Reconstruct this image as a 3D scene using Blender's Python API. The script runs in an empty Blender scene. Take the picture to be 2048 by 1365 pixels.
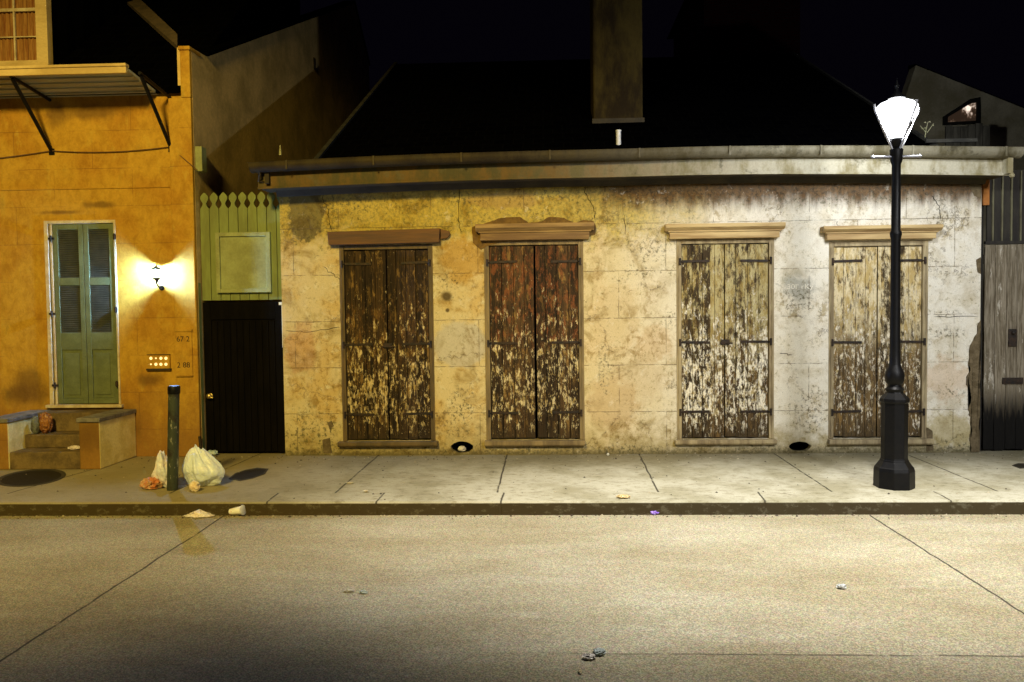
import bpy, bmesh, math, random
from mathutils import Vector, Matrix, noise
random.seed(7)
S = bpy.context.scene
COL = S.collection
R = math.radians

# ------------------------------------------------------------------ camera (fitted to the photograph)
CAM = Vector((0.0, -8.8, 1.62))
F = 1593.0
yaw, pit, rol = R(2.4), R(2.3), R(0.7)
FW = Vector((-math.sin(yaw)*math.cos(pit), math.cos(yaw)*math.cos(pit), -math.sin(pit)))
RT0 = Vector((math.cos(yaw), math.sin(yaw), 0)); UP0 = RT0.cross(FW)
RT = RT0*math.cos(rol) - UP0*math.sin(rol); UP = RT.cross(FW)
def ray(px, py): return FW + RT*((px-1024)/F) + UP*((682.5-py)/F)
def W(px, py, Y=0.0):                       # survey point on the plane y = Y
    r = ray(px, py); return CAM + r*((Y-CAM.y)/r.y)
def G(px, py, Z=0.0):                       # survey point on the plane z = Z
    r = ray(px, py); return CAM + r*((Z-CAM.z)/r.z)
cd = bpy.data.cameras.new('camera'); co = bpy.data.objects.new('camera', cd); COL.objects.link(co)
m = Matrix.Identity(4)
for i in range(3):
    m[i][0] = RT[i]; m[i][1] = UP[i]; m[i][2] = -FW[i]; m[i][3] = CAM[i]
co.matrix_world = m
cd.sensor_width = 36; cd.lens = 36*F/2048; cd.clip_end = 500; cd.clip_start = 0.05
S.camera = co

# ------------------------------------------------------------------ node helper
class NT:
    def __init__(s, name):
        s.mat = bpy.data.materials.new(name); s.mat.use_nodes = True
        s.t = s.mat.node_tree; s.t.nodes.clear()
        s.out = s.t.nodes.new('ShaderNodeOutputMaterial')
        g = s.t.nodes.new('ShaderNodeNewGeometry'); s.pos = g.outputs['Position']
        x = s.t.nodes.new('ShaderNodeSeparateXYZ'); s.t.links.new(s.pos, x.inputs[0])
        s.x, s.y, s.z = x.outputs
    def put(s, sock, v):
        if v is None: return
        if isinstance(v, bpy.types.NodeSocket): s.t.links.new(v, sock)
        else:
            if sock.type == 'RGBA' and len(v) == 3: v = (*v, 1)
            sock.default_value = v
    def m(s, op, a, b=0.0, c=None, clamp=False):
        n = s.t.nodes.new('ShaderNodeMath'); n.operation = op; n.use_clamp = clamp
        s.put(n.inputs[0], a); s.put(n.inputs[1], b)
        if c is not None: s.put(n.inputs[2], c)
        return n.outputs[0]
    def add(s, a, b): return s.m('ADD', a, b)
    def sub(s, a, b): return s.m('SUBTRACT', a, b)
    def mul(s, a, b): return s.m('MULTIPLY', a, b)
    def mx(s, a, b): return s.m('MAXIMUM', a, b)
    def mn(s, a, b): return s.m('MINIMUM', a, b)
    def ss(s, v, lo, hi, a=0.0, b=1.0):
        n = s.t.nodes.new('ShaderNodeMapRange'); n.interpolation_type = 'SMOOTHSTEP'
        s.put(n.inputs[0], v); s.put(n.inputs[1], lo); s.put(n.inputs[2], hi)
        n.inputs[3].default_value = a; n.inputs[4].default_value = b
        return n.outputs[0]
    def vec(s, x=0.0, y=0.0, z=0.0):
        n = s.t.nodes.new('ShaderNodeCombineXYZ')
        s.put(n.inputs[0], x); s.put(n.inputs[1], y); s.put(n.inputs[2], z); return n.outputs[0]
    def scl(s, v, sc, off=(0, 0, 0)):
        n = s.t.nodes.new('ShaderNodeMapping'); s.put(n.inputs[0], v)
        n.inputs['Scale'].default_value = sc; n.inputs['Location'].default_value = off; return n.outputs[0]
    def noise(s, scale=5, det=4, rough=0.6, v=None, dist=0.0, col=False):
        n = s.t.nodes.new('ShaderNodeTexNoise'); s.put(n.inputs['Vector'], v or s.pos)
        n.inputs['Scale'].default_value = scale; n.inputs['Detail'].default_value = det
        n.inputs['Roughness'].default_value = rough; n.inputs['Distortion'].default_value = dist
        return n.outputs['Color' if col else 'Fac']
    def vor(s, scale=5, v=None, feat='F1', out='Distance'):
        n = s.t.nodes.new('ShaderNodeTexVoronoi'); n.feature = feat; s.put(n.inputs['Vector'], v or s.pos)
        n.inputs['Scale'].default_value = scale; return n.outputs[out]
    def mix(s, a, b, f):
        n = s.t.nodes.new('ShaderNodeMix'); n.data_type = 'RGBA'
        s.put(n.inputs[0], f); s.put(n.inputs[6], a); s.put(n.inputs[7], b); return n.outputs[2]
    def mulc(s, a, f):      # colour times scalar
        n = s.t.nodes.new('ShaderNodeMix'); n.data_type = 'RGBA'; n.blend_type = 'MULTIPLY'
        n.inputs[0].default_value = 1; s.put(n.inputs[6], a); s.put(n.inputs[7], f); return n.outputs[2]
    def wn(s, v):
        n = s.t.nodes.new('ShaderNodeTexWhiteNoise'); n.noise_dimensions = '1D'; s.put(n.inputs['W'], v); return n.outputs['Value']
    def bump(s, h, st=0.3, d=0.01, n0=None):
        n = s.t.nodes.new('ShaderNodeBump'); n.inputs['Strength'].default_value = st
        n.inputs['Distance'].default_value = d; s.put(n.inputs['Height'], h)
        if n0: s.put(n.inputs['Normal'], n0)
        return n.outputs[0]
    def bsdf(s, col, rough=0.8, metal=0.0, nrm=None, emit=None, es=0.0, spec=0.4, trans=None):
        n = s.t.nodes.new('ShaderNodeBsdfPrincipled')
        s.put(n.inputs['Base Color'], col); s.put(n.inputs['Roughness'], rough); s.put(n.inputs['Metallic'], metal)
        n.inputs['Specular IOR Level'].default_value = spec
        if nrm: s.put(n.inputs['Normal'], nrm)
        if emit: s.put(n.inputs['Emission Color'], emit); n.inputs['Emission Strength'].default_value = es
        if trans: n.inputs['Transmission Weight'].default_value = trans
        s.t.links.new(n.outputs[0], s.out.inputs[0]); return s.mat
    def blob(s, cx, cz, rx, rz, n, amt=0.8, soft=0.35):
        """patch with a ragged edge on a wall: 1 inside, 0 outside"""
        dx = s.m('DIVIDE', s.sub(s.x, cx), rx); dz = s.m('DIVIDE', s.sub(s.z, cz), rz)
        d = s.m('SQRT', s.add(s.mul(dx, dx), s.mul(dz, dz)))
        v = s.add(s.sub(1.0, d), s.mul(s.sub(n, 0.5), amt*2))
        return s.ss(v, 0.0, soft)

def simple(name, c1, c2=None, sc=8, rough=0.8, metal=0, bst=0.3, bsc=60, spec=0.4, stretch=(1, 1, 1)):
    n = NT(name); c2 = c2 or tuple(k*0.6 for k in c1)
    v = n.scl(n.pos, stretch)
    a = n.noise(sc, 6, 0.65, v); b = n.noise(bsc, 3, 0.6, v)
    col = n.mix(c1, c2, n.ss(a, 0.35, 0.65))
    col = n.mulc(col, n.vec(*[n.add(0.75, n.mul(b, 0.5))]*3))
    return n.bsdf(col, rough, metal, n.bump(n.add(b, a), bst, 0.006), spec=spec)

# ------------------------------------------------------------------ materials
M = {}
def mat_cottage():
    n = NT('old_stucco')
    n1 = n.noise(2.2, 8, 0.62); n2 = n.noise(7, 8, 0.65, n.scl(n.pos, (1, 1, 1), (7, 3, 5))); n3 = n.noise(28, 6, 0.7)
    nv = n.noise(5, 6, 0.6, n.scl(n.pos, (2.2, 1, .45)))          # vertical runs
    fine = n.noise(90, 3, 0.6)
    def p(px, py): q = W(px, py); return q.x, q.z
    cream = (0.60, 0.50, 0.28); peach = (0.57, 0.42, 0.175); pale = (0.66, 0.59, 0.39); ochre = (0.50, 0.37, 0.065)
    col = n.mix(cream, peach, n.ss(n1, 0.46, 0.62))
    col = n.mix(col, pale, n.ss(n2, 0.52, 0.66))
    # right half paler: partly the lamp's white light put into the colour
    xr = n.add(n.x, n.mul(n.sub(n1, 0.5), 2.5))
    col = n.mix(col, n.mix((0.80, 0.775, 0.70), (0.74, 0.69, 0.58), n.ss(n2, 0.45, 0.65)), n.mul(n.ss(xr, -0.1, 2.2), 0.8))
    # ochre wash left under the eaves, left two thirds
    zt = n.add(n.z, n.mul(n.sub(n2, 0.5), 0.9))
    och = n.mul(n.ss(zt, 2.2, 2.55), n.ss(xr, 2.2, 0.5))
    col = n.mix(col, n.mix(ochre, (0.30, 0.25, 0.055), n.ss(n3, 0.42, 0.6)), n.mul(och, 0.9))
    def patch(px, py, rx, ry, c, st=1.0, ns=None, amt=0.8, soft=0.35):
        nonlocal col
        cx, cz = p(px, py)
        b = n.blob(cx, cz, rx*0.0055, ry*0.0055, ns or n2, amt, soft)
        col = n.mix(col, c, n.mul(b, st)); return b
    patch(925, 520, 55, 55, (0.46, 0.28, 0.06), .8)
    patch(612, 425, 40, 62, (0.15, 0.125, 0.05), .85, amt=.7, soft=.12)
    patch(600, 700, 40, 60, (0.50, 0.28, 0.12), .6)
    patch(920, 690, 60, 52, (0.50, 0.47, 0.40), .8, amt=.3, soft=.2)
    patch(1010, 400, 90, 22, (0.34, 0.22, 0.08), .6)
    patch(1230, 640, 60, 100, (0.56, 0.44, 0.25), .5)
    patch(1310, 690, 45, 45, (0.52, 0.36, 0.18), .45)
    patch(1280, 760, 60, 60, (0.56, 0.46, 0.30), .6)
    patch(1225, 810, 60, 70, (0.50, 0.36, 0.19), .6)
    patch(1890, 760, 60, 50, (0.60, 0.43, 0.27), .5)
    patch(1900, 860, 60, 40, (0.48, 0.40, 0.20), .7)
    patch(1600, 575, 46, 44, (0.34, 0.34, 0.30), .75, amt=1.1, soft=.8)
    # brown water stain under the eaves, with runs
    runs = n.add(n.z, n.mul(n.sub(nv, 0.5), 0.35))
    st = n.mul(n.ss(runs, 2.60, 2.84), n.ss(n.add(n.x, n.mul(n.sub(n1, .5), 1.4)), 0.0, 1.0))
    col = n.mix(col, n.mix((0.12, 0.058, 0.014), (0.045, 0.026, 0.010), n.ss(n3, 0.4, 0.62)), n.mul(st, 0.95))
    st2 = n.mul(n.ss(runs, 2.86, 3.0), n.ss(n2, .4, .6)); col = n.mix(col, (0.2, 0.13, 0.05), n.mul(st2, 0.7))
    # damp, algae and splash dirt along the foot
    zl = n.sub(n.z, n.mul(n.sub(n2, 0.5), 0.9))
    foot = n.ss(zl, 0.42, 0.05)
    col = n.mix(col, (0.36, 0.29, 0.12), n.mul(foot, 0.75))
    foot2 = n.ss(n.sub(n.z, n.mul(n.sub(n3, .5), .25)), 0.11, 0.0)
    col = n.mix(col, (0.10, 0.085, 0.04), n.mul(foot2, 0.85))
    n4 = n.noise(3.1, 9, .68, n.scl(n.pos, (1, 1, 1), (11, 2, 9)), .6)
    col = n.mix(col, n.mulc(col, (.48, .40, .22)), n.mul(n.ss(n4, .47, .68), n.ss(n.x, .3, 2.2, .80, .45)))
    n6 = n.noise(13, 9, .74, n.scl(n.pos, (1, 1, .8), (3, 2, 1)), .4)
    col = n.mulc(col, n.vec(n.ss(n6, .34, .62, .72, 1.08), n.ss(n6, .34, .62, .68, 1.08), n.ss(n6, .34, .62, .56, 1.06))) if False else n.mix(col, n.mulc(col, (.62, .56, .42)), n.mul(n.ss(n6, .52, .40), n.ss(n.add(n1, n.mul(n.ss(n.x, .5, 2.5), -.05)), .44, .60)))
    n7 = n.noise(8, 9, .75, n.scl(n.pos, (1, 1, 1), (5, 8, 1)), .5)
    col = n.mix(col, n.mulc((0.80, 0.76, 0.66), n.vec(*[n.ss(n.x, -3, 2, .75, 1)]*3)), n.mul(n.ss(n7, .57, .66), .35))
    col = n.mix(col, n.mulc(col, (.62, .60, .50)), n.mul(n.ss(n3, .52, .62), n.ss(n2, .44, .6)))
    # mould: speckled dark clusters
    spk = n.ss(n3, 0.50, 0.60)
    def mould(px, py, rx, ry, c=(0.10, 0.09, 0.05), st=.7, amt=.8, s=None):
        nonlocal col
        cx, cz = p(px, py)
        b = n.blob(cx, cz, rx*0.0055, ry*0.0055, n2, amt, .6)
        col = n.mix(col, c, n.mul(n.mul(b, st), s or spk))
    for a in [(630, 855, 60, 55, (0.10, 0.10, 0.04)), (655, 880, 22, 40), (925, 800, 30, 50), (915, 840, 40, 50), (935, 395, 45, 20),
              (1295, 500, 55, 35), (1290, 545, 60, 12), (1240, 560, 30, 12), (1620, 825, 45, 60), (1600, 600, 42, 35), (1345, 640, 25, 20),
              (1890, 625, 45, 8), (1895, 665, 50, 14), (1900, 785, 55, 12), (1900, 890, 60, 25), (1700, 400, 200, 10), (1880, 420, 20, 40),
              (1260, 900, 90, 20), (1080, 900, 90, 16), (1150, 600, 30, 20), (700, 410, 80, 25), (1100, 390, 60, 16), (1500, 900, 80, 15), (1210, 740, 20, 60), (590, 870, 30, 40), (900, 560, 30, 40)]:
        mould(*a)
    # solid old marks
    one = n.ss(fine, -1, -0.5)
    mould(893, 593, 14, 14, (0.10, 0.07, 0.03), .95, .25, one); mould(895, 621, 6, 6, (0.10, 0.07, 0.03), .95, .3, one)
    # small pits everywhere
    pit = n.ss(n.noise(48, 2, .5), 0.66, 0.72); col = n.mix(col, (0.2, 0.16, 0.09), n.mul(pit, 0.55))
    # scored block joints
    br = n.t.nodes.new('ShaderNodeTexBrick')
    vv = n.vec(n.add(n.add(n.x, 0.22), n.mul(n.sub(n2, .5), .02)), n.add(n.add(n.z, 0.045), n.mul(n.sub(n2, .5), .03)), 0.0)
    n.put(br.inputs['Vector'], vv); br.inputs['Scale'].default_value = 1; br.inputs['Brick Width'].default_value = 1.03
    br.inputs['Row Height'].default_value = 0.517; br.inputs['Mortar Size'].default_value = 0.005; br.inputs['Mortar Smooth'].default_value = .4
    joint = n.mul(br.outputs['Fac'], n.ss(n2, 0.40, 0.54))
    col = n.mix(col, (0.12, 0.085, 0.04), n.mul(joint, 0.65))
    # hairline cracks
    cr = n.vor(1.3, n.add(0, 0) and None or n.scl(n.pos, (1, 1, 1.2)), 'DISTANCE_TO_EDGE') if False else None
    q = n.t.nodes.new('ShaderNodeVectorMath'); q.operation = 'ADD'
    nc = n.noise(3.5, 6, .7, col=True); sc = n.t.nodes.new('ShaderNodeVectorMath'); sc.operation = 'SCALE'
    n.put(sc.inputs[0], nc); sc.inputs['Scale'].default_value = .55; n.put(q.inputs[0], n.pos); n.put(q.inputs[1], sc.outputs[0])
    ed = n.vor(1.1, q.outputs[0], 'DISTANCE_TO_EDGE')
    crk = n.mul(n.ss(ed, 0.007, 0.002), n.ss(n1, 0.47, 0.56))
    col = n.mix(col, (0.12, 0.09, 0.05), n.mul(crk, .7))
    col = n.mulc(col, n.vec(*[n.add(0.72, n.mul(fine, 0.56))]*3))
    h = n.add(n.add(n.mul(n1, 1.0), n.mul(n2, .6)), n.sub(n.mul(fine, 0.18), n.add(n.mul(joint, .35), n.mul(crk, .4))))
    return n.bsdf(col, 0.9, 0, n.bump(h, 0.55, 0.025), spec=.2)
M['stucco'] = mat_cottage()

def mat_ochre():
    n = NT('ochre_stucco')
    n1 = n.noise(1.6, 7, 0.6); n2 = n.noise(6, 7, 0.65, n.scl(n.pos, (1, 1, .6))); n3 = n.noise(40, 4, .6)
    col = n.mix((0.47, 0.275, 0.034), (0.40, 0.205, 0.022), n.ss(n1, 0.42, 0.62))
    col = n.mix(col, (0.50, 0.33, 0.05), n.ss(n2, 0.55, 0.7))
    n6 = n.noise(11, 9, .74, n.scl(n.pos, (1, 1, .7)), .4); col = n.mulc(col, n.vec(n.ss(n6, .36, .6, .85, 1.08), n.ss(n6, .36, .6, .80, 1.08), n.ss(n6, .36, .6, .7, 1.05)))
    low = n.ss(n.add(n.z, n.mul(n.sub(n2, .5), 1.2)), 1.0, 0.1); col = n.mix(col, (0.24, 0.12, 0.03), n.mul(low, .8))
    d = n.ss(n2, .60, .72); col = n.mix(col, (0.22, 0.11, 0.03), n.mul(d, .35))
    for (px, py, rx, ry) in [(60, 770, 60, 50), (250, 850, 60, 60), (180, 225, 110, 22), (110, 230, 30, 40), (50, 790, 70, 30), (120, 425, 60, 6), (300, 760, 40, 20), (200, 410, 50, 10)]:
        q = W(px, py); b = n.blob(q.x, q.z, rx*.0055, ry*.0055, n2, .7, .8); col = n.mix(col, (0.12, 0.06, 0.015), n.mul(b, .7))
    br = n.t.nodes.new('ShaderNodeTexBrick')
    n.put(br.inputs['Vector'], n.vec(n.add(n.x, 0.1), n.add(n.add(n.z, .11), n.mul(n.sub(n2, .5), .015)), 0.0))
    br.inputs['Scale'].default_value = 1; br.inputs['Brick Width'].default_value = 0.9
    br.inputs['Row Height'].default_value = 0.42; br.inputs['Mortar Size'].default_value = 0.004; br.inputs['Mortar Smooth'].default_value = .4
    j = n.mul(br.outputs['Fac'], n.ss(n1, .40, .55)); col = n.mix(col, (0.17, 0.08, 0.02), n.mul(j, .6))
    col = n.mulc(col, n.vec(*[n.add(.8, n.mul(n3, .4))]*3))
    h = n.add(n.add(n1, n.mul(n2, .5)), n.sub(n.mul(n3, .15), n.mul(j, .3)))
    return n.bsdf(col, .85, 0, n.bump(h, .4, .02), spec=.2)
M['ochre'] = mat_ochre()

def mat_shutter(name, wood, wood2, paint, pz, flake, fz, fdens, xa, plank, tint=None, tz=(1.2, 1.9)):
    """weathered planks: bare wood, a thin old wash (paint) above pz, loose flakes below fz"""
    n = NT(name)
    pid = n.m('FLOOR', n.m('DIVIDE', n.sub(n.x, xa), plank)); r = n.wn(n.add(pid, xa*7))
    px_ = n.add(n.x, n.mul(r, 13))
    gr = n.noise(14, 7, .72, n.vec(n.mul(px_, 6), n.y, n.mul(n.z, .30)))
    n2 = n.noise(5, 8, .7, n.vec(n.mul(px_, 1.7), n.y, n.mul(n.z, .8)))
    n3 = n.noise(24, 7, .75, n.vec(n.mul(px_, 1.9), n.y, n.mul(n.z, .62)), .3)
    n5 = n.noise(11, 9, .75, n.vec(n.mul(px_, 1.5), n.add(n.y, 3), n.mul(n.z, .6)))
    fine = n.noise(95, 4, .7, n.scl(n.pos, (1.6, 1, .45)))
    och = n.noise(7, 8, .72, n.vec(n.mul(px_, 2.0), n.add(n.y, 9), n.mul(n.z, .7)))
    col = n.mix(wood, wood2, n.ss(gr, .42, .58))
    col = n.mix(col, (.20, .12, .035), n.mul(n.ss(och, .53, .62), .8))
    col = n.mulc(col, n.vec(*[n.add(.55, n.mul(r, .9))]*3))
    zz = n.add(n.z, n.mul(n.sub(n2, .5), 1.3))
    if paint:
        pm = n.mul(n.ss(zz, pz-.35, pz+.30), n.ss(n.add(n5, n.mul(n.sub(r, .5), .12)), .40, .52))
        pc = n.mix(paint, tuple(k*.62 for k in (paint[0]*1.1, paint[1]*.95, paint[2]*.6)), n.ss(och, .44, .58))
        col = n.mix(col, n.mulc(pc, n.vec(*[n.add(.55, n.mul(fine, .9))]*3)), n.mul(pm, .9))
    if tint:
        tm = n.mul(n.mul(n.ss(zz, tz[0]-.15, tz[0]+.15), n.ss(zz, tz[1]+.2, tz[1]-.1)), n.ss(n5, .48, .58)); col = n.mix(col, tint, n.mul(tm, .55))
    band = n.mul(n.ss(n.add(n.z, n.mul(n.sub(n2, .5), 2.4)), fz+.75, fz-.45), n.ss(n.z, 0.15, .55, .45, 1))
    fm = n.ss(n.add(n.add(n.mul(n3, .55), n.mul(n5, .45)), n.mul(band, fdens)), .590, .612)
    fm = n.mx(n.mul(fm, n.ss(band, .03, .12)), n.mul(n.ss(n3, .63, .66), .75))
    fcol = n.mix(flake, tuple(k*.55 for k in (flake[0], flake[1]*.85, flake[2]*.5)), n.ss(n.noise(19, 5, .7, n.vec(px_, n.add(n.y, 5), n.z)), .46, .60))
    col = n.mix(col, n.mulc(fcol, n.vec(*[n.add(.50, n.mul(fine, 1.0))]*3)), fm)
    dk = n.ss(n.noise(10, 9, .78, n.vec(n.mul(px_, 2.2), n.add(n.y, 4), n.mul(n.z, .55))), .545, .61); col = n.mix(col, tuple(k*.22 for k in wood), n.mul(dk, .85))
    dirt = n.ss(n.sub(n.z, n.mul(n.sub(n2, .5), .5)), .42, .12); col = n.mix(col, (0.035, 0.024, 0.010), n.mul(dirt, .6))
    h = n.add(n.add(n.mul(gr, .6), n.mul(fm, .5)), n.mul(fine, .25))
    return n.bsdf(col, .8, 0, n.bump(h, .8, .010), spec=.25)

M['iron'] = simple('wrought_iron', (0.02, 0.018, 0.016), (0.05, 0.03, 0.018), 20, .6, .5)
M['black_metal'] = simple('black_painted_iron', (0.0025, 0.0025, 0.003), (0.005, 0.0045, 0.004), 25, .45, 0, .15, 120, spec=.2)
M['wood_a'] = simple('brown_trim_wood', (0.16, 0.075, 0.025), (0.09, 0.05, 0.025), 5, .75, 0, .5, 40, stretch=(.3, 1, 3))
M['wood_b'] = simple('tan_trim_wood', (0.36, 0.23, 0.08), (0.16, 0.09, 0.035), 5, .75, 0, .5, 40, stretch=(.3, 1, 3))
M['wood_c'] = simple('pale_trim_wood', (0.58, 0.43, 0.20), (0.34, 0.22, 0.09), 5, .75, 0, .5, 40, stretch=(.3, 1, 3))
M['jamb_dark'] = simple('dark_jamb_wood', (0.085, 0.06, 0.025), (0.15, 0.10, 0.04), 6, .75, 0, .5, 40, stretch=(2, 1, .3))
M['jamb_tan'] = simple('tan_jamb_wood', (0.26, 0.19, 0.085), (0.14, 0.10, 0.05), 6, .75, 0, .5, 40, stretch=(2, 1, .3))
M['jamb_pale'] = simple('pale_jamb_wood', (0.42, 0.34, 0.19), (0.2, 0.15, 0.08), 6, .75, 0, .5, 40, stretch=(2, 1, .3))
M['void'] = simple('unlit_void', (0.004, 0.004, 0.004), (0.003, 0.003, 0.003), 5, .95, spec=.05)
M['soffit'] = simple('soffit_boards', (0.05, 0.038, 0.018), (0.025, 0.02, 0.012), 4, .8)
def trim_mat(name, c1, c2, d1, d2, metal=0):     # trim paint; shade towards the left end put into the colour as brown
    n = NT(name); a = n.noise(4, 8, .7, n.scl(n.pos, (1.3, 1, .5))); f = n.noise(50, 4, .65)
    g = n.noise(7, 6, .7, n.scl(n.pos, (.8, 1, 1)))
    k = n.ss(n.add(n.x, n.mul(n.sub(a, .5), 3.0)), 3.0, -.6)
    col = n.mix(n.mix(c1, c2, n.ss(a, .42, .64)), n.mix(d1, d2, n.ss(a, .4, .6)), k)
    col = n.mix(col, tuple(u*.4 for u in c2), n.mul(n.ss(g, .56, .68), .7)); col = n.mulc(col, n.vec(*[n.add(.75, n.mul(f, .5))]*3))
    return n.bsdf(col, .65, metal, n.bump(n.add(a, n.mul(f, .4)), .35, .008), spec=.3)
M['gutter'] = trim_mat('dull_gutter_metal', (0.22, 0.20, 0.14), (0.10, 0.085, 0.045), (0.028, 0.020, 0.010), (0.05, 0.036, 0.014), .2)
M['mortar'] = simple('bare_brown_mortar', (0.17, 0.13, 0.075), (0.10, 0.075, 0.04), 14, .95, 0, 1.0, 45, spec=.1)
M['lint_stain'] = simple('broken_plaster_core', (0.19, 0.11, 0.03), (0.12, 0.07, 0.025), 14, .95, 0, .8, 50, spec=.1)
M['side_stucco'] = simple('grey_side_stucco', (0.74, 0.52, 0.20), (0.46, 0.33, 0.12), 1.6, .9, 0, .4, 30, spec=.15)
M['gable'] = simple('grey_gable_stucco', (0.72, 0.65, 0.45), (0.45, 0.39, 0.23), 1.8, .9, 0, .4, 30, spec=.15)
M['chimney'] = simple('sooty_chimney_stucco', (0.06, 0.043, 0.010), (0.02, 0.013, 0.005), 3.2, .9, 0, .5, 30, spec=.15, stretch=(1.6, 1, .6))
M['green'] = simple('green_gate_paint', (0.20, 0.24, 0.075), (0.15, 0.17, 0.05), 5, .7, 0, .35, 40, stretch=(2, 1, .5))
M['green_pale'] = simple('pale_green_paint', (0.29, 0.32, 0.14), (0.21, 0.22, 0.085), 4, .65, 0, .3, 40)
M['green_door'] = simple('green_shutter_paint', (0.14, 0.165, 0.075), (0.10, 0.12, 0.05), 6, .5, 0, .2, 60)
M['louvre'] = simple('dark_louvre_paint', (0.085, 0.085, 0.06), (0.05, 0.055, 0.04), 10, .5)
M['cream'] = simple('cream_trim_paint', (0.62, 0.53, 0.34), (0.42, 0.32, 0.17), 5, .6, 0, .25, 50)
M['yellow_trim'] = simple('yellow_fascia_paint', (0.62, 0.46, 0.20), (0.46, 0.32, 0.12), 4, .55, 0, .2, 50, stretch=(.4, 1, 1))
M['awning'] = simple('grey_awning_boards', (0.50, 0.50, 0.36), (0.36, 0.35, 0.24), 5, .7, 0, .3, 40, stretch=(.4, 3, 1))
M['black_door'] = simple('black_gate_paint', (0.002, 0.0015, 0.0012), (0.004, 0.003, 0.002), 6, .9, 0, .3, 40, spec=.08, stretch=(2, 1, .4))
M['brass'] = simple('worn_brass', (0.55, 0.42, 0.16), (0.35, 0.25, 0.1), 30, .35, .9)
M['plastic'] = simple('white_plastic', (0.75, 0.76, 0.78), (0.6, 0.6, 0.6), 8, .4, 0, .2, 40)
M['step_stone'] = simple('worn_step_stone', (0.20, 0.14, 0.06), (0.10, 0.07, 0.035), 6, .9, 0, .6, 40, spec=.2)
M['cap_stone'] = simple('grey_slate_cap', (0.22, 0.20, 0.17), (0.10, 0.095, 0.08), 8, .75, 0, .5, 40)
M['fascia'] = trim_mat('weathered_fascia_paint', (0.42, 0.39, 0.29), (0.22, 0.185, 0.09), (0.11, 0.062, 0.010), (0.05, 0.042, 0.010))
M['cheek'] = simple('lamplit_cheek_stucco', (0.88, 0.76, 0.34), (0.70, 0.56, 0.18), 4, .9, 0, .5, 40, spec=.2)  # pale cheek-wall sides: the street lamp's light put into the colour
M['slate'] = None
def mat_roof():
    n = NT('dark_slate_roof')
    br = n.t.nodes.new('ShaderNodeTexBrick'); n.put(br.inputs['Vector'], n.vec(n.x, n.mul(n.y, 1.15), 0.0))
    br.inputs['Scale'].default_value = 1; br.inputs['Brick Width'].default_value = .22; br.inputs['Row Height'].default_value = .2; br.inputs['Mortar Size'].default_value = .008
    br.inputs['Color1'].default_value = (.0007, .0007, .001, 1); br.inputs['Color2'].default_value = (.0012, .0012, .0014, 1); br.inputs['Mortar'].default_value = (.002, .002, .002, 1)
    return n.bsdf(br.outputs['Color'], .85, 0, n.bump(n.sub(n.noise(30), br.outputs['Fac']), .3, .01), spec=.0)
M['slate'] = mat_roof()
def mat_peel_grey():
    n = NT('grey_weathered_boards')
    pid = n.m('FLOOR', n.m('DIVIDE', n.x, .125)); r = n.wn(pid)
    g = n.noise(9, 8, .7, n.vec(n.add(n.mul(n.x, 6), n.mul(r, 9)), n.y, n.mul(n.z, .4)))
    f = n.noise(60, 4, .6, n.scl(n.pos, (2, 1, .4)))
    col = n.mix((0.15, 0.12, 0.075), (0.34, 0.29, 0.21), n.ss(g, .4, .62)); col = n.mulc(col, n.vec(*[n.add(.65, n.mul(r, .6))]*3))
    fl = n.ss(n.noise(5, 8, .75, n.vec(n.mul(n.x, 3), n.y, n.mul(n.z, .7))), .58, .64); col = n.mix(col, (.50, .46, .38), n.mul(fl, .8))
    foot_dark = n.ss(n.sub(n.z, n.mul(n.sub(g, .5), .8)), .72, .38); col = n.mix(col, (.003, .0025, .002), n.mul(foot_dark, .99))  # boards go near black towards the bottom
    return n.bsdf(col, .85, 0, n.bump(n.add(g, n.mul(f, .4)), .6, .008), spec=.2)
M['greyboards'] = mat_peel_grey()
M['dark_boards'] = simple('dark_fence_boards', (0.03, 0.026, 0.018), (0.015, 0.012, 0.01), 6, .85, stretch=(2, 1, .4))
M['pale_batten'] = simple('greenish_batten', (0.17, 0.16, 0.09), (0.08, 0.07, 0.04), 6, .85, stretch=(2, 1, .4))
M['rust_board'] = simple('orange_board', (0.42, 0.16, 0.03), (0.28, 0.10, 0.02), 6, .8)

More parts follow.
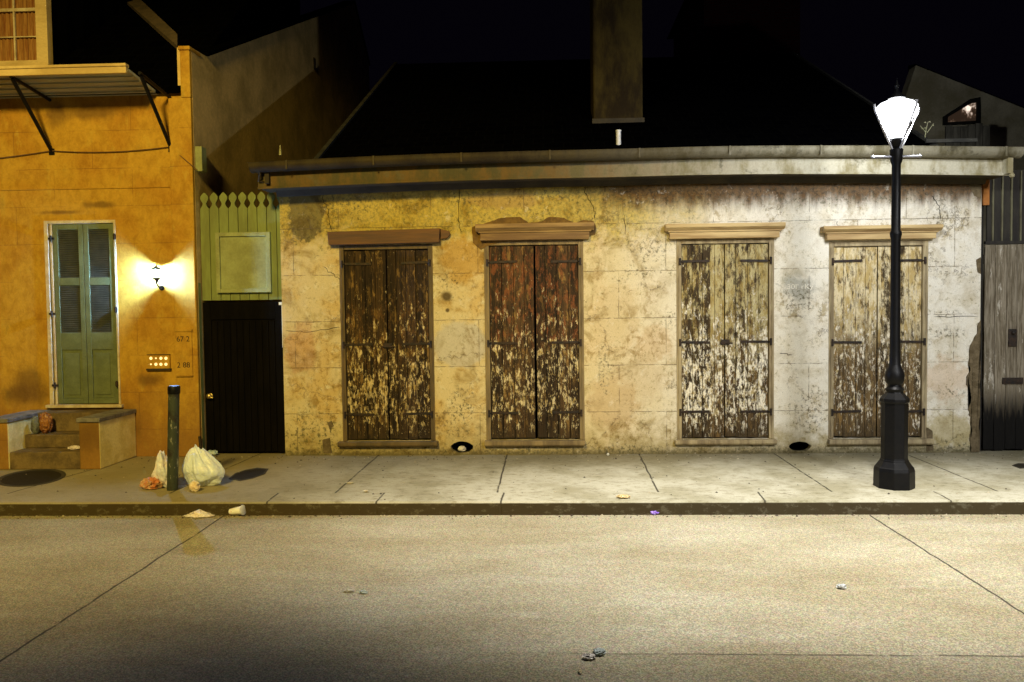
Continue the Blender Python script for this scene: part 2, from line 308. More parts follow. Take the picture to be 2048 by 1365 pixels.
def mat_road():
    n = NT('road_surface')
    n1 = n.noise(.9, 6, .6, n.scl(n.pos, (.6, 1.3, 1))); n2 = n.noise(4, 6, .65, n.scl(n.pos, (.5, 1.6, 1)))
    agg = n.vor(95); agg2 = n.noise(130, 3, .7); c3 = n.vor(70, n.scl(n.pos, (1, 1, 1), (3, 5, 1)), 'F1', 'Color')
    col = n.mix((0.41, 0.37, 0.255), (0.34, 0.295, 0.185), n.ss(n1, .38, .62))
    col = n.mix(col, (0.46, 0.42, 0.31), n.mul(n.ss(n2, .48, .72), .35))
    wear = n.noise(1.4, 6, .65, n.scl(n.pos, (.38, 1.1, 1), (4, 0, 0))); col = n.mix(col, n.mulc(col, (.74, .70, .60)), n.mul(n.ss(wear, .44, .66), .5))
    oil = n.noise(2.6, 7, .7, n.scl(n.pos, (.7, 1.3, 1), (9, 4, 0))); col = n.mix(col, n.mulc(col, (.62, .58, .50)), n.mul(n.ss(oil, .58, .72), .45))
    spk = n.ss(agg2, .40, .64); col = n.mulc(col, n.vec(*[n.add(.58, n.mul(spk, .80))]*3))
    hs = n.t.nodes.new('ShaderNodeMix'); hs.data_type = 'RGBA'; hs.blend_type = 'OVERLAY'; hs.inputs[0].default_value = .10
    n.put(hs.inputs[6], col); n.put(hs.inputs[7], c3); col = hs.outputs[2]
    wob = n.mul(n.sub(n.noise(3, 4, .6), .5), .05)
    def lineX(x0, w):
        return n.ss(n.m('ABSOLUTE', n.add(n.sub(n.x, x0), wob)), w, w*.4)
    gap = n.ss(n.noise(3.0, 5, .7), .36, .42, .35, 1)
    j = n.mul(n.mx(lineX(JL, .011), lineX(JR, .011)), gap)
    jy = n.mul(n.ss(n.m('ABSOLUTE', n.add(n.add(n.y, 4.86), n.mul(wob, .6))), .012, .004), n.mul(n.ss(n.x, -.6, 1.2), n.ss(n.noise(6, 4, .7, n.scl(n.pos, (1, .2, 1))), .38, .5, .25, 1)))
    j = n.mx(j, n.mul(jy, .75))
    # newer, rougher patch on the camera side of the long seam
    near = n.mul(n.ss(n.add(n.y, n.mul(wob, .6)), -4.84, -4.88), n.ss(n.x, -1.8, 1.0)); col = n.mix(col, n.mulc(col, (.86, .85, .82)), near)
    col = n.mix(col, (0.035, 0.028, 0.02), n.mul(j, .9))
    sp = n.ss(n.noise(9, 5, .7, n.scl(n.pos, (.6, 1.5, 1))), .69, .74); col = n.mix(col, (.07, .055, .035), n.mul(sp, .6))
    h = n.add(n.mul(agg, .8), n.add(n.mul(agg2, .6), n.mul(j, -1.2)))
    return n.bsdf(col, .85, 0, n.bump(h, .7, .006), spec=.25)
JL = (G(455, 1043, -.11).x + G(0, 1297, -.11).x)/2; JR = (G(1735, 1043, -.11).x + G(2048, 1205, -.11).x)/2
M['road'] = mat_road()
KY = G(1000, 986, 0).y          # back edge of the kerb stones
def mat_walk(kerb=False):
    n = NT('kerb_concrete' if kerb else 'sidewalk_concrete')
    n1 = n.noise(1.1, 7, .62); n2 = n.noise(6, 7, .68); n3 = n.noise(110, 3, .65)
    col = n.mix((0.44, 0.415, 0.31), (0.29, 0.265, 0.17), n.ss(n1, .40, .62))
    col = n.mix(col, (0.20, 0.175, 0.11), n.mul(n.ss(n2, .54, .70), .6))
    g5 = n.noise(13, 8, .74, n.scl(n.pos, (.8, 1.2, 1))); col = n.mix(col, n.mulc(col, (.55, .52, .42)), n.mul(n.ss(g5, .50, .64), .75))
    if not kerb:
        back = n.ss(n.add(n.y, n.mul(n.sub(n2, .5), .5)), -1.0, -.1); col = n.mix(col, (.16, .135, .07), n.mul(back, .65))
    lx = n.ss(n.add(n.x, n.mul(n.sub(n1, .5), 1.5)), -1.5, -3.2); col = n.mix(col, (.27, .215, .10), n.mul(lx, .7))
    col = n.mulc(col, n.vec(*[n.add(.65, n.mul(n3, .7))]*3))
    sp = n.ss(n.noise(16, 4, .7), .68, .73); col = n.mix(col, (.06, .045, .025), n.mul(sp, .7))
    wob = n.mul(n.sub(n.noise(4, 4, .6), .5), .03); j = None
    L = KJ if kerb else SJ
    for (xa, ya, xb, yb) in L:
        sl = (xb-xa)/(yb-ya)
        e = n.ss(n.m('ABSOLUTE', n.add(n.sub(n.sub(n.x, xa), n.mul(n.sub(n.y, ya), sl)), wob)), .012, .004)
        j = e if j is None else n.mx(j, e)
    j = n.mul(j, n.ss(n.noise(5, 3, .6), .35, .45, .4, 1))
    col = n.mix(col, (.03, .024, .014), n.mul(j, .9))
    if kerb:
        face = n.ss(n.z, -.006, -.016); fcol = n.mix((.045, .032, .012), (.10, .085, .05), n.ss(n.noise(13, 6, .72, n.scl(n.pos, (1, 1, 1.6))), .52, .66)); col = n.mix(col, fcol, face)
    h = n.add(n.add(n.mul(n2, .5), n.mul(n3, .3)), n.mul(j, -1))
    return n.bsdf(col, .85, 0, n.bump(h, .5, .008), spec=.25)
def seg(a, b): p, q = G(*a), G(*b); return (p.x, p.y, q.x, q.y)
SJ = [seg((1010, 925), (995, 983)), seg((1285, 922), (1315, 982)), seg((1570, 922), (1655, 978)), seg((1840, 920), (1978, 976)), seg((735, 930), (680, 978)), seg((470, 930), (360, 978)), seg((200, 935), (60, 975))]
KJ = [seg((770, 985), (757, 1000)), seg((1007, 987), (1003, 1001)), seg((1515, 983), (1526, 998)), seg((560, 985), (540, 1000)), seg((1870, 985), (1895, 998))]
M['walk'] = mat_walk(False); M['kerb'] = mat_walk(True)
def mat_ground():
    n = NT('packed_earth'); a = n.noise(3, 6, .6); return n.bsdf(n.mix((.07, .06, .04), (.04, .035, .025), a), .95)
M['ground'] = mat_ground()
def emis(name, col, st):
    n = NT(name); e = n.t.nodes.new('ShaderNodeEmission'); e.inputs[0].default_value = (*col, 1); e.inputs[1].default_value = st
    n.t.links.new(e.outputs[0], n.out.inputs[0]); return n.mat

# ------------------------------------------------------------------ mesh builder
class MB:
    def __init__(s): s.v = []; s.f = []; s.mi = []; s.sm = []
    def face(s, pts, mi=0, sm=False):
        b = len(s.v); s.v += [Vector(p) for p in pts]; s.f.append(list(range(b, b+len(pts)))); s.mi.append(mi); s.sm.append(sm)
    def mesh(s, vs, fs, mi=0, sm=False):
        b = len(s.v); s.v += [Vector(p) for p in vs]
        for f in fs: s.f.append([b+i for i in f]); s.mi.append(mi); s.sm.append(sm)
    def box(s, x0, x1, y0, y1, z0, z1, mi=0):
        v = [(x, y, z) for z in (z0, z1) for y in (y0, y1) for x in (x0, x1)]
        s.mesh(v, [(0, 2, 3, 1), (4, 5, 7, 6), (0, 1, 5, 4), (2, 6, 7, 3), (0, 4, 6, 2), (1, 3, 7, 5)], mi)
    def hexa(s, v, mi=0):     # 8 points: bottom 4 ccw, top 4 ccw
        s.mesh(v, [(3, 2, 1, 0), (4, 5, 6, 7), (0, 1, 5, 4), (1, 2, 6, 5), (2, 3, 7, 6), (3, 0, 4, 7)], mi)
    def prism_xz(s, poly, y0, y1, mi=0):
        n = len(poly); v = [(x, y0, z) for x, z in poly]+[(x, y1, z) for x, z in poly]
        s.mesh(v, [list(range(n)), list(range(2*n-1, n-1, -1))]+[(i, n+i, n+(i+1) % n, (i+1) % n) for i in range(n)], mi)
    def prism_yz(s, poly, x0, x1, mi=0):
        n = len(poly); v = [(x0, y, z) for y, z in poly]+[(x1, y, z) for y, z in poly]
        s.mesh(v, [list(range(n)), list(range(2*n-1, n-1, -1))]+[(i, n+i, n+(i+1) % n, (i+1) % n) for i in range(n)], mi)
    def sweep(s, prof, xs, zf, mi=0, sm=False):       # closed yz profile along x with a z offset function
        n = len(prof); v = []
        for x in xs: v += [(x, y, z+zf(x)) for y, z in prof]
        f = [(k*n+i, k*n+(i+1) % n, (k+1)*n+(i+1) % n, (k+1)*n+i) for k in range(len(xs)-1) for i in range(n)]
        f += [list(range(n-1, -1, -1)), [(len(xs)-1)*n+i for i in range(n)]]
        s.mesh(v, f, mi, sm)
    def tube(s, pts, r, n=8, mi=0, sm=True):
        pts = [Vector(p) for p in pts]; rs = r if isinstance(r, (list, tuple)) else [r]*len(pts); v = []
        for i, p in enumerate(pts):
            t = (pts[min(i+1, len(pts)-1)]-pts[max(i-1, 0)]).normalized()
            a = t.cross(Vector((0, 0, 1)) if abs(t.z) < .9 else Vector((1, 0, 0))).normalized(); b = t.cross(a)
            v += [p+a*rs[i]*math.cos(2*math.pi*k/n)+b*rs[i]*math.sin(2*math.pi*k/n) for k in range(n)]
        f = [(i*n+k, i*n+(k+1) % n, (i+1)*n+(k+1) % n, (i+1)*n+k) for i in range(len(pts)-1) for k in range(n)]
        f += [list(range(n-1, -1, -1)), [(len(pts)-1)*n+k for k in range(n)]]
        s.mesh(v, f, mi, sm)
    def lathe(s, prof, c, n=24, mi=0, sm=True, rot=0.0, axis=None):   # prof: (r, z)
        v = []; A = axis or Matrix.Identity(3); c = Vector(c)
        for r, z in prof:
            v += [c+A@Vector((r*math.cos(rot+2*math.pi*k/n), r*math.sin(rot+2*math.pi*k/n), z)) for k in range(n)]
        f = [(i*n+k, i*n+(k+1) % n, (i+1)*n+(k+1) % n, (i+1)*n+k) for i in range(len(prof)-1) for k in range(n)]
        f += [list(range(n-1, -1, -1)), [(len(prof)-1)*n+k for k in range(n)]]
        s.mesh(v, f, mi, sm)
    def build(s, name, mat, parent=None, bevel=0, off=None, smooth_angle=None):
        me = bpy.data.meshes.new(name); o0 = Vector((0, 0, 0))
        p = parent
        while p is not None: o0 += p.location; p = p.parent
        if off is None: off = Vector((0, 0, 0))
        me.from_pydata([v-o0-off for v in s.v], [], s.f); me.update()
        for mm in (mat if isinstance(mat, (list, tuple)) else [mat]): me.materials.append(mm)
        for i, p in enumerate(me.polygons): p.material_index = s.mi[i]; p.use_smooth = s.sm[i]
        bm = bmesh.new(); bm.from_mesh(me); bmesh.ops.remove_doubles(bm, verts=bm.verts, dist=1e-5)
        bmesh.ops.recalc_face_normals(bm, faces=bm.faces); bm.to_mesh(me); bm.free()
        if any(s.sm): me.set_sharp_from_angle(angle=R(smooth_angle or 38))
        o = bpy.data.objects.new(name, me); COL.objects.link(o); o.location = off
        if parent: o.parent = parent
        if bevel:
            b = o.modifiers.new('bevel', 'BEVEL'); b.width = bevel; b.segments = 2; b.limit_method = 'ANGLE'; b.angle_limit = R(40)
        return o
def thing(name, label, cat, loc, group=None):
    o = bpy.data.objects.new(name, None); COL.objects.link(o); o.location = loc; o.empty_display_size = .2
    o['label'] = label; o['category'] = cat
    if group: o['group'] = group
    return o
def tag(o, label, cat, group=None):
    o['label'] = label; o['category'] = cat
    if group: o['group'] = group
    return o
def struct(o, kind='structure'): o['kind'] = kind; return o
def ragged(p0, p1, n, amp, seed=0, sc=6.0):
    out = []
    for i in range(n+1):
        t = i/n; a = Vector(p0).lerp(Vector(p1), t); d = noise.noise(Vector((t*sc, seed*3.7, .3)))*amp+noise.noise(Vector((t*sc*4, seed*5.1, 7.3)))*amp*.45
        out.append((a.x, a.y, d))
    return out

# ================================================================== GROUND
b = MB(); b.face([(-120, -120, -.118), (120, -120, -.118), (120, 120, -.118), (-120, 120, -.118)]); struct(b.build('ground', M['ground']))
KF = -2.17
b = MB(); b.face([(-60, -16, -.112), (60, -16, -.112), (60, KF+.02, -.112), (-60, KF+.02, -.112)]); struct(b.build('road', M['road']))
b = MB(); b.box(-60, 60, KY+.002, 3.0, -.117, 0); struct(b.build('sidewalk', M['walk']))
# kerb: long stones with a slightly uneven nose
b = MB(); n = 150; xs = [-60+120*i/n for i in range(n+1)]
xs = sorted(set([-60, -30, -15]+[-9+18*i/160 for i in range(161)]+[15, 30, 60]))
v = []
for i, x in enumerate(xs):
    e = noise.noise(Vector((x*5, 0, 0)))*.006+noise.noise(Vector((x*23, 3, 0)))*.004
    v += [(x, KY, -.117), (x, KY, .002), (x, KF+.016+e, .002), (x, KF+e, -.012), (x, KF-.004+e*.5, -.117)]
f = [(5*i+k, 5*i+(k+1) % 5, 5*(i+1)+(k+1) % 5, 5*(i+1)+k) for i in range(len(xs)-1) for k in range(5)]
b.mesh(v, f); struct(b.build('kerb', M['kerb']))

# ================================================================== COTTAGE
XL, XR = W(566, 700).x, W(1961, 600).x
cot = thing('cottage', 'low cottage with peeling stucco and four plank-shuttered openings behind the street lamp', 'house', ((XL+XR)/2, 0, 0))
BP = sorted((W(x, y, -.485).x, W(x, y, -.485).z-3.29) for x, y in [(440, 329), (500, 325), (680, 316), (860, 308.5), (1050, 303), (1246, 298.5), (1400, 294), (1552, 292), (1800, 292), (2030, 294.5), (2200, 297)])
def bow(x):
    for (xa, za), (xb, zb) in zip(BP, BP[1:]):
        if x <= xb or xb == BP[-1][0]: return za+(zb-za)*(x-xa)/(xb-xa)
WIN = [ # frame px x0,x1, y top, y bottom ; lintel x0,x1,y0,y1 ; sill x0,x1,y
    dict(f=(682, 868, 490, 882), l=(660, 901, 460, 488), s=(678, 877, 893)),
    dict(f=(970, 1168, 481, 880), l=(952, 1187, 449, 481), s=(970, 1170, 892)),
    dict(f=(1353, 1548, 478, 878), l=(1328, 1565, 449, 478), s=(1349, 1551, 889)),
    dict(f=(1657, 1855, 483, 877), l=(1640, 1876, 453, 480), s=(1655, 1863, 889))]
holes = []
for w in WIN:
    x0, x1, y0, y1 = w['f']; my = (y0+y1)/2; mxx = (x0+x1)/2
    w['X0'] = W(x0, my).x; w['X1'] = W(x1, my).x; w['Z1'] = W(mxx, y0).z; w['Z0'] = W(mxx, y1).z
    holes.append((w['X0'], w['X1'], w['Z0'], w['Z1']))
ZT = 3.06
vents = []
for px, py, rx, rz in [(924, 901, .125, .066), (1600, 896, .118, .055)]:
    c = W(px, py); c.z = max(c.z, rz+.02); vents.append((c.x, c.z, rx, rz))
b = MB()
rects = holes+[(x-rx-.04, x+rx+.04, max(0.0, z-rz-.04), z+rz+.03) for x, z, rx, rz in vents]
gx = sorted(set([XL, XR]+[r[0] for r in rects]+[r[1] for r in rects])); gz = sorted(set([0.0, ZT]+[r[2] for r in rects]+[r[3] for r in rects]))
for i in range(len(gx)-1):
    for j in range(len(gz)-1):
        cx, cz = (gx[i]+gx[i+1])/2, (gz[j]+gz[j+1])/2
        if any(r[0] < cx < r[1] and r[2] < cz < r[3] for r in rects): continue
        b.face([(gx[i], 0, gz[j]), (gx[i+1], 0, gz[j]), (gx[i+1], 0, gz[j+1]), (gx[i], 0, gz[j+1])])
for (x0, x1, z0, z1) in holes:                       # reveals
    for a, c in [((x0, z0), (x0, z1)), ((x0, z1), (x1, z1)), ((x1, z1), (x1, z0)), ((x1, z0), (x0, z0))]:
        b.face([(a[0], 0, a[1]), (c[0], 0, c[1]), (c[0], .14, c[1]), (a[0], .14, a[1])])
for vi, (x, z, rx, rz) in enumerate(vents):
    r = rects[4+vi]; N = 40; hw = (r[1]-r[0])/2; cxr = (r[0]+r[1])/2; inner = []; outer = []
    for k in range(N):
        a = 2*math.pi*(k+.5)/N; c_, s_ = math.cos(a), math.sin(a); wob = 1+.10*noise.noise(Vector((c_*2, s_*2, vi*4)))
        inner.append((x+rx*c_*wob, 0, z+rz*s_*wob))
        t = min((r[1]-x)/abs(c_) if c_ > 0 else (x-r[0])/abs(c_), (r[3]-z)/abs(s_) if s_ > 0 else (z-r[2])/abs(s_))
        outer.append((x+c_*t, 0, z+s_*t))
    for k in range(N):
        k2 = (k+1) % N
        # corner vertex when the outer ring turns a corner
        o1, o2 = outer[k], outer[k2]
        if abs(o1[0]-o2[0]) > 1e-6 and abs(o1[2]-o2[2]) > 1e-6:
            cxn = r[1] if o1[0]+o2[0] > 2*x else r[0]; czn = r[3] if o1[2]+o2[2] > 2*z else r[2]
            b.face([inner[k], o1, (cxn, 0, czn), o2, inner[k2]])
        else: b.face([inner[k], o1, o2, inner[k2]])
        i1, i2 = inner[k], inner[k2]
        b.face([i1, i2, (i2[0], .07, i2[2]), (i1[0], .07, i1[2])])
        b.face([(i1[0], .07, i1[2]), (i2[0], .07, i2[2]), (x+(i2[0]-x)*.9, .34, i2[2]), (x+(i1[0]-x)*.9, .34, i1[2])], 1)
    b.face([(x+(p[0]-x)*.9, .34, p[2]) for p in inner], 1)
# ends and back
b.face([(XR, 0, 0), (XR, 9, 0), (XR, 9, ZT), (XR, 0, ZT)]); b.face([(XL, 0, 0), (XL, 9, 0), (XL, 9, ZT), (XL, 0, ZT)]); b.face([(XL, 9, 0), (XR, 9, 0), (XR, 9, ZT), (XL, 9, ZT)])
# lost plaster showing the core, right-hand foot corner
def flat_patch(pts_px, mi, th=.006, seed=1, amp=.03):
    P = [W(x, y) for x, y in pts_px]; poly = []
    for i in range(len(P)):
        a, c = P[i], P[(i+1) % len(P)]; L = (c-a).length; k = max(2, int(L/.025))
        nrm = Vector((-(c-a).z, 0, (c-a).x)).normalized()
        for t in range(k):
            q = a.lerp(c, t/k); d = 0 if (t == 0) else noise.noise(Vector((q.x*9+seed, q.z*9, seed)))*amp+noise.noise(Vector((q.x*35, q.z*35, seed)))*amp*.4
            poly.append(q+nrm*d)
    return poly
core = flat_patch([(1961, 640), (1950, 672), (1938, 705), (1938, 745), (1932, 770), (1941, 800), (1937, 830), (1944, 860), (1940, 903), (1961, 904)], 2)
core = [Vector((min(p.x, XR+.004), 0, max(p.z, .004))) for p in core]
def fan(b, poly, y, mi):
    bm = bmesh.new(); vs = [bm.verts.new((p.x, y, p.z)) for p in poly]
    try: fc = bm.faces.new(vs)
    except ValueError: return
    bmesh.ops.triangulate(bm, faces=[fc]); bm.verts.index_update()
    b.mesh([v.co.copy() for v in bm.verts], [[v.index for v in f.verts] for f in bm.faces], mi); bm.free()
    k = len(poly); b.mesh([(p.x, y, p.z) for p in poly]+[(p.x, .001, p.z) for p in poly], [(i, (i+1) % k, k+(i+1) % k, k+i) for i in range(k)], mi)
fan(b, core, -.010, 2)
# broken plaster over the second lintel
over = flat_patch([(946, 486), (944, 455), (965, 449), (990, 441), (1008, 436), (1040, 434), (1058, 447), (1085, 443), (1100, 434), (1128, 436), (1150, 447), (1168, 440), (1187, 443), (1192, 452), (1190, 470), (1150, 478), (1000, 484), (962, 500)], 3, amp=.012)
fan(b, over, -.008, 3)
# chipped corner under the eaves and edge chips down the right arris
for i, pts in enumerate([[(1930, 366), (1961, 362), (1961, 398), (1948, 392), (1940, 376)], [(1952, 520), (1961, 515), (1961, 548), (1955, 545)],
                         [(655, 845), (664, 842), (668, 852), (660, 860)], [(645, 880), (660, 876), (664, 906), (648, 906)], [(1852, 855), (1864, 862), (1866, 900), (1853, 903)]]):
    q = flat_patch(pts, 3, seed=i+3, amp=.006); fan(b, q, -.006-.001*i, 2)
# opened cracks
for si, pts in enumerate([[(644, 383), (647, 400), (656, 420), (660, 445), (662, 462)], [(1172, 355), (1170, 385), (1188, 415), (1190, 440)], [(918, 372), (917, 440), (922, 465)],
                          [(1862, 392), (1878, 412), (1880, 440)], [(648, 535), (664, 548), (682, 560)], [(570, 662), (620, 664), (680, 655)], [(1250, 430), (1252, 470)], [(1865, 634), (1955, 634)], [(1560, 708), (1585, 710)]]):
    P = [W(x, y) for x, y in pts]; L = []
    for i in range(len(P)-1):
        for t in range(8): L.append(P[i].lerp(P[i+1], t/8)+Vector((noise.noise(Vector((i*3+t*.61, si+.4, .3))), 0, noise.noise(Vector((i+t*.57, si+.4, 9.2)))))*.022)
    L.append(P[-1])
    up, dn = [], []
    for i, q in enumerate(L):
        t = (L[min(i+1, len(L)-1)]-L[max(i-1, 0)]).normalized(); nn = Vector((-t.z, 0, t.x)); w_ = .0045*(.5+.8*abs(noise.noise(Vector((i*.7, si, 3)))))*(1 if 0 < i < len(L)-1 else .2)
        up.append(q+nn*w_); dn.append(q-nn*w_)
    for i in range(len(L)-1): b.face([(up[i].x, -.003, up[i].z), (up[i+1].x, -.003, up[i+1].z), (dn[i+1].x, -.003, dn[i+1].z), (dn[i].x, -.003, dn[i].z)], 1)
b.build('wall', [M['stucco'], M['void'], M['mortar'], M['lint_stain']], cot)

# soffit, frieze, fascia, gutter
ex0, ex1 = XL-.12, W(2018, 330, -.30).x
xs = [ex0+(ex1-ex0)*i/24 for i in range(25)]
zf0 = 3.28
b = MB(); b.sweep([(-.292, 3.045), (-.292, 3.075), (.02, 3.075), (.02, 3.045)], xs, bow); b.sweep([(-.045, 2.975), (-.002, 2.975), (-.002, 3.043), (-.09, 3.043), (-.07, 3.01)], [XL-.01+(XR+.02-XL)*i/20 for i in range(21)], lambda x: bow(x)+.012)
b.build('soffit', M['soffit'], cot)
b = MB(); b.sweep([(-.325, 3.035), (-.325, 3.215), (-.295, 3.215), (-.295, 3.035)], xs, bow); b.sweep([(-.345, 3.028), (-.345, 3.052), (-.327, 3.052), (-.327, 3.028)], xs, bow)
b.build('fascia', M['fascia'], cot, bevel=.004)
b = MB(); gxs = [W(500, 330, -.43).x+(ex1+.05-W(500, 330, -.43).x)*i/30 for i in range(31)]
prof = [(-.335, 3.29), (-.335, 3.235)]+[(-.405+.07*math.cos(a), 3.25+.05*math.sin(a)-.008) for a in [-.5*math.pi*k/5-.1 for k in range(1, 6)]]+[(-.47, 3.22), (-.485, 3.26), (-.485, 3.285), (-.492, 3.292), (-.478, 3.292), (-.475, 3.265), (-.40, 3.225), (-.345, 3.25), (-.345, 3.29)]
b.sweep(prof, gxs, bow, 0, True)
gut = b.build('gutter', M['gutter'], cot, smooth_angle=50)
for k in range(9):
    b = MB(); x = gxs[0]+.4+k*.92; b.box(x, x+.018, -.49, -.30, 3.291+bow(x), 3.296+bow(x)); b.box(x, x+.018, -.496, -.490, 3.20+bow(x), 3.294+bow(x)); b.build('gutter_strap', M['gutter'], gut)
# downspout outlet and end cap at the right end, hanging bracket on the left
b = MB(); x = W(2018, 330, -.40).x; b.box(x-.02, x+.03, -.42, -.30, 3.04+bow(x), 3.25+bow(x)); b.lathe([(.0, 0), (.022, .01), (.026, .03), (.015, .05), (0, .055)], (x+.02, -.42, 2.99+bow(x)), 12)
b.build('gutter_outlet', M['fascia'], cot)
b = MB(); q = W(528, 360, -.4)
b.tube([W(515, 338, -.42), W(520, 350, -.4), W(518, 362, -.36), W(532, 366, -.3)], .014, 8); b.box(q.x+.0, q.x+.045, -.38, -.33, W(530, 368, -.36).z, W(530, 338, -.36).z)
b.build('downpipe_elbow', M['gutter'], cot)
# roof
RX0, RX1 = -2.42, 4.06; ez, ey, sl, ry = 3.275, -.38, .50, 4.45
zr = lambda y: ez+sl*(y-ey)
b = MB(); N = 16
rx = [RX0+(RX1-RX0)*i/N for i in range(N+1)]
def rp(x, y, up=0): return (x, y, zr(y)+bow(x)*(1-(y-ey)/(ry-ey))+up)
v = []; 
for x in rx: v += [rp(x, ey), rp(x, ry), (x, 9.3, ez-.1), (x, 9.3, ez-.14), (x, ry, zr(ry)-.1), (x, ey, ez-.03+bow(x))]
f = [(6*i+k, 6*i+(k+1) % 6, 6*(i+1)+(k+1) % 6, 6*(i+1)+k) for i in range(N) for k in range(6)]+[list(range(5, -1, -1)), [6*N+k for k in range(6)]]
b.mesh(v, f)
for (xa, xb) in [(XL-.15, RX0-.002), (RX1+.002, XR+.25)]:      # low flat strips at both ends
    b.hexa([(xa, ey, ez-.03+bow(xa)), (xb, ey, ez-.03+bow(xb)), (xb, 9, ez-.1), (xa, 9, ez-.1), (xa, ey, ez+bow(xa)), (xb, ey, ez+bow(xb)), (xb, 9, ez+.0), (xa, 9, ez+.0)])
roof = b.build('roof', M['slate'], cot)
flm = simple('dull_flashing', (0.03, 0.028, 0.02), (0.012, 0.011, 0.008), 9, .8, 0)
for X, wd in [(RX0, .05), (RX1, .035)]:
    b = MB(); a, c = Vector(rp(X, ey, .012)), Vector(rp(X, ry, .012))
    b.hexa([a+Vector((-wd/2, 0, -.03)), a+Vector((wd/2, 0, -.03)), c+Vector((wd/2, 0, -.03)), c+Vector((-wd/2, 0, -.03)), a+Vector((-wd/2, 0, .02)), a+Vector((wd/2, 0, .02)), c+Vector((wd/2, 0, .02)), c+Vector((-wd/2, 0, .02))])
    b.build('roof_flashing', flm, roof)
a = W(1850, 283, -.3); c = W(1952, 284, -.3); b = MB(); b.box(a.x, c.x, -.33, -.30, a.z-.02, a.z+.015); b.build('edge_board', flm, roof)
# chimney
yc = .74; p0, p1 = W(1187, 245, yc), W(1286, 245, yc); zc = zr(yc)
b = MB(); b.box(p0.x, p1.x, yc, yc+.55, zc-.25, 6.4)
N = 10
ch = b.build('chimney', M['chimney'], cot, bevel=.02)
b = MB(); b.box(p0.x-.015, p1.x+.015, yc-.02, yc+.57, zc-.3, zc+.015); b.build('chimney_flashing', M['soffit'], ch)
b = MB(); q = W(1237, 292, -.1); b.lathe([(.026, -.06), (.026, .10), (.030, .10), (.030, .115), (.018, .115)], (q.x, -.1, zr(-.1)), 14); b.build('vent_pipe', M['plastic'], cot)

# shuttered openings
SH = [
    mat_shutter('shutter_planks_brown', (0.048, 0.027, 0.009), (0.018, 0.010, 0.004), None, 0, (0.62, 0.50, 0.27), 1.30, .085, 0, .12, (0.17, 0.08, 0.018), (.9, 1.6)),
    mat_shutter('shutter_planks_red', (0.065, 0.036, 0.013), (0.024, 0.014, 0.006), None, 0, (0.64, 0.54, 0.32), 1.45, .075, 0.03, .125, (0.27, 0.085, 0.025), (1.2, 2.2)),
    mat_shutter('shutter_planks_tan', (0.12, 0.075, 0.03), (0.045, 0.03, 0.014), (0.50, 0.43, 0.22), 1.15, (0.82, 0.77, 0.64), 1.45, .105, 0.06, .125),
    mat_shutter('shutter_planks_pale', (0.14, 0.09, 0.035), (0.05, 0.033, 0.015), (0.74, 0.63, 0.39), 1.30, (0.80, 0.72, 0.56), 1.5, .075, 0.02, .125)]
JB = [M['jamb_dark'], M['jamb_tan'], M['jamb_pale'], M['jamb_pale']]
LT = [M['wood_a'], M['wood_b'], M['wood_c'], M['wood_c']]
LBL = ['dark brown shuttered opening beside the green gate', 'shuttered opening with red-tinged planks under broken plaster', 'tan shuttered opening with white flakes on its lower half', 'pale shuttered opening partly hidden by the lamp post']
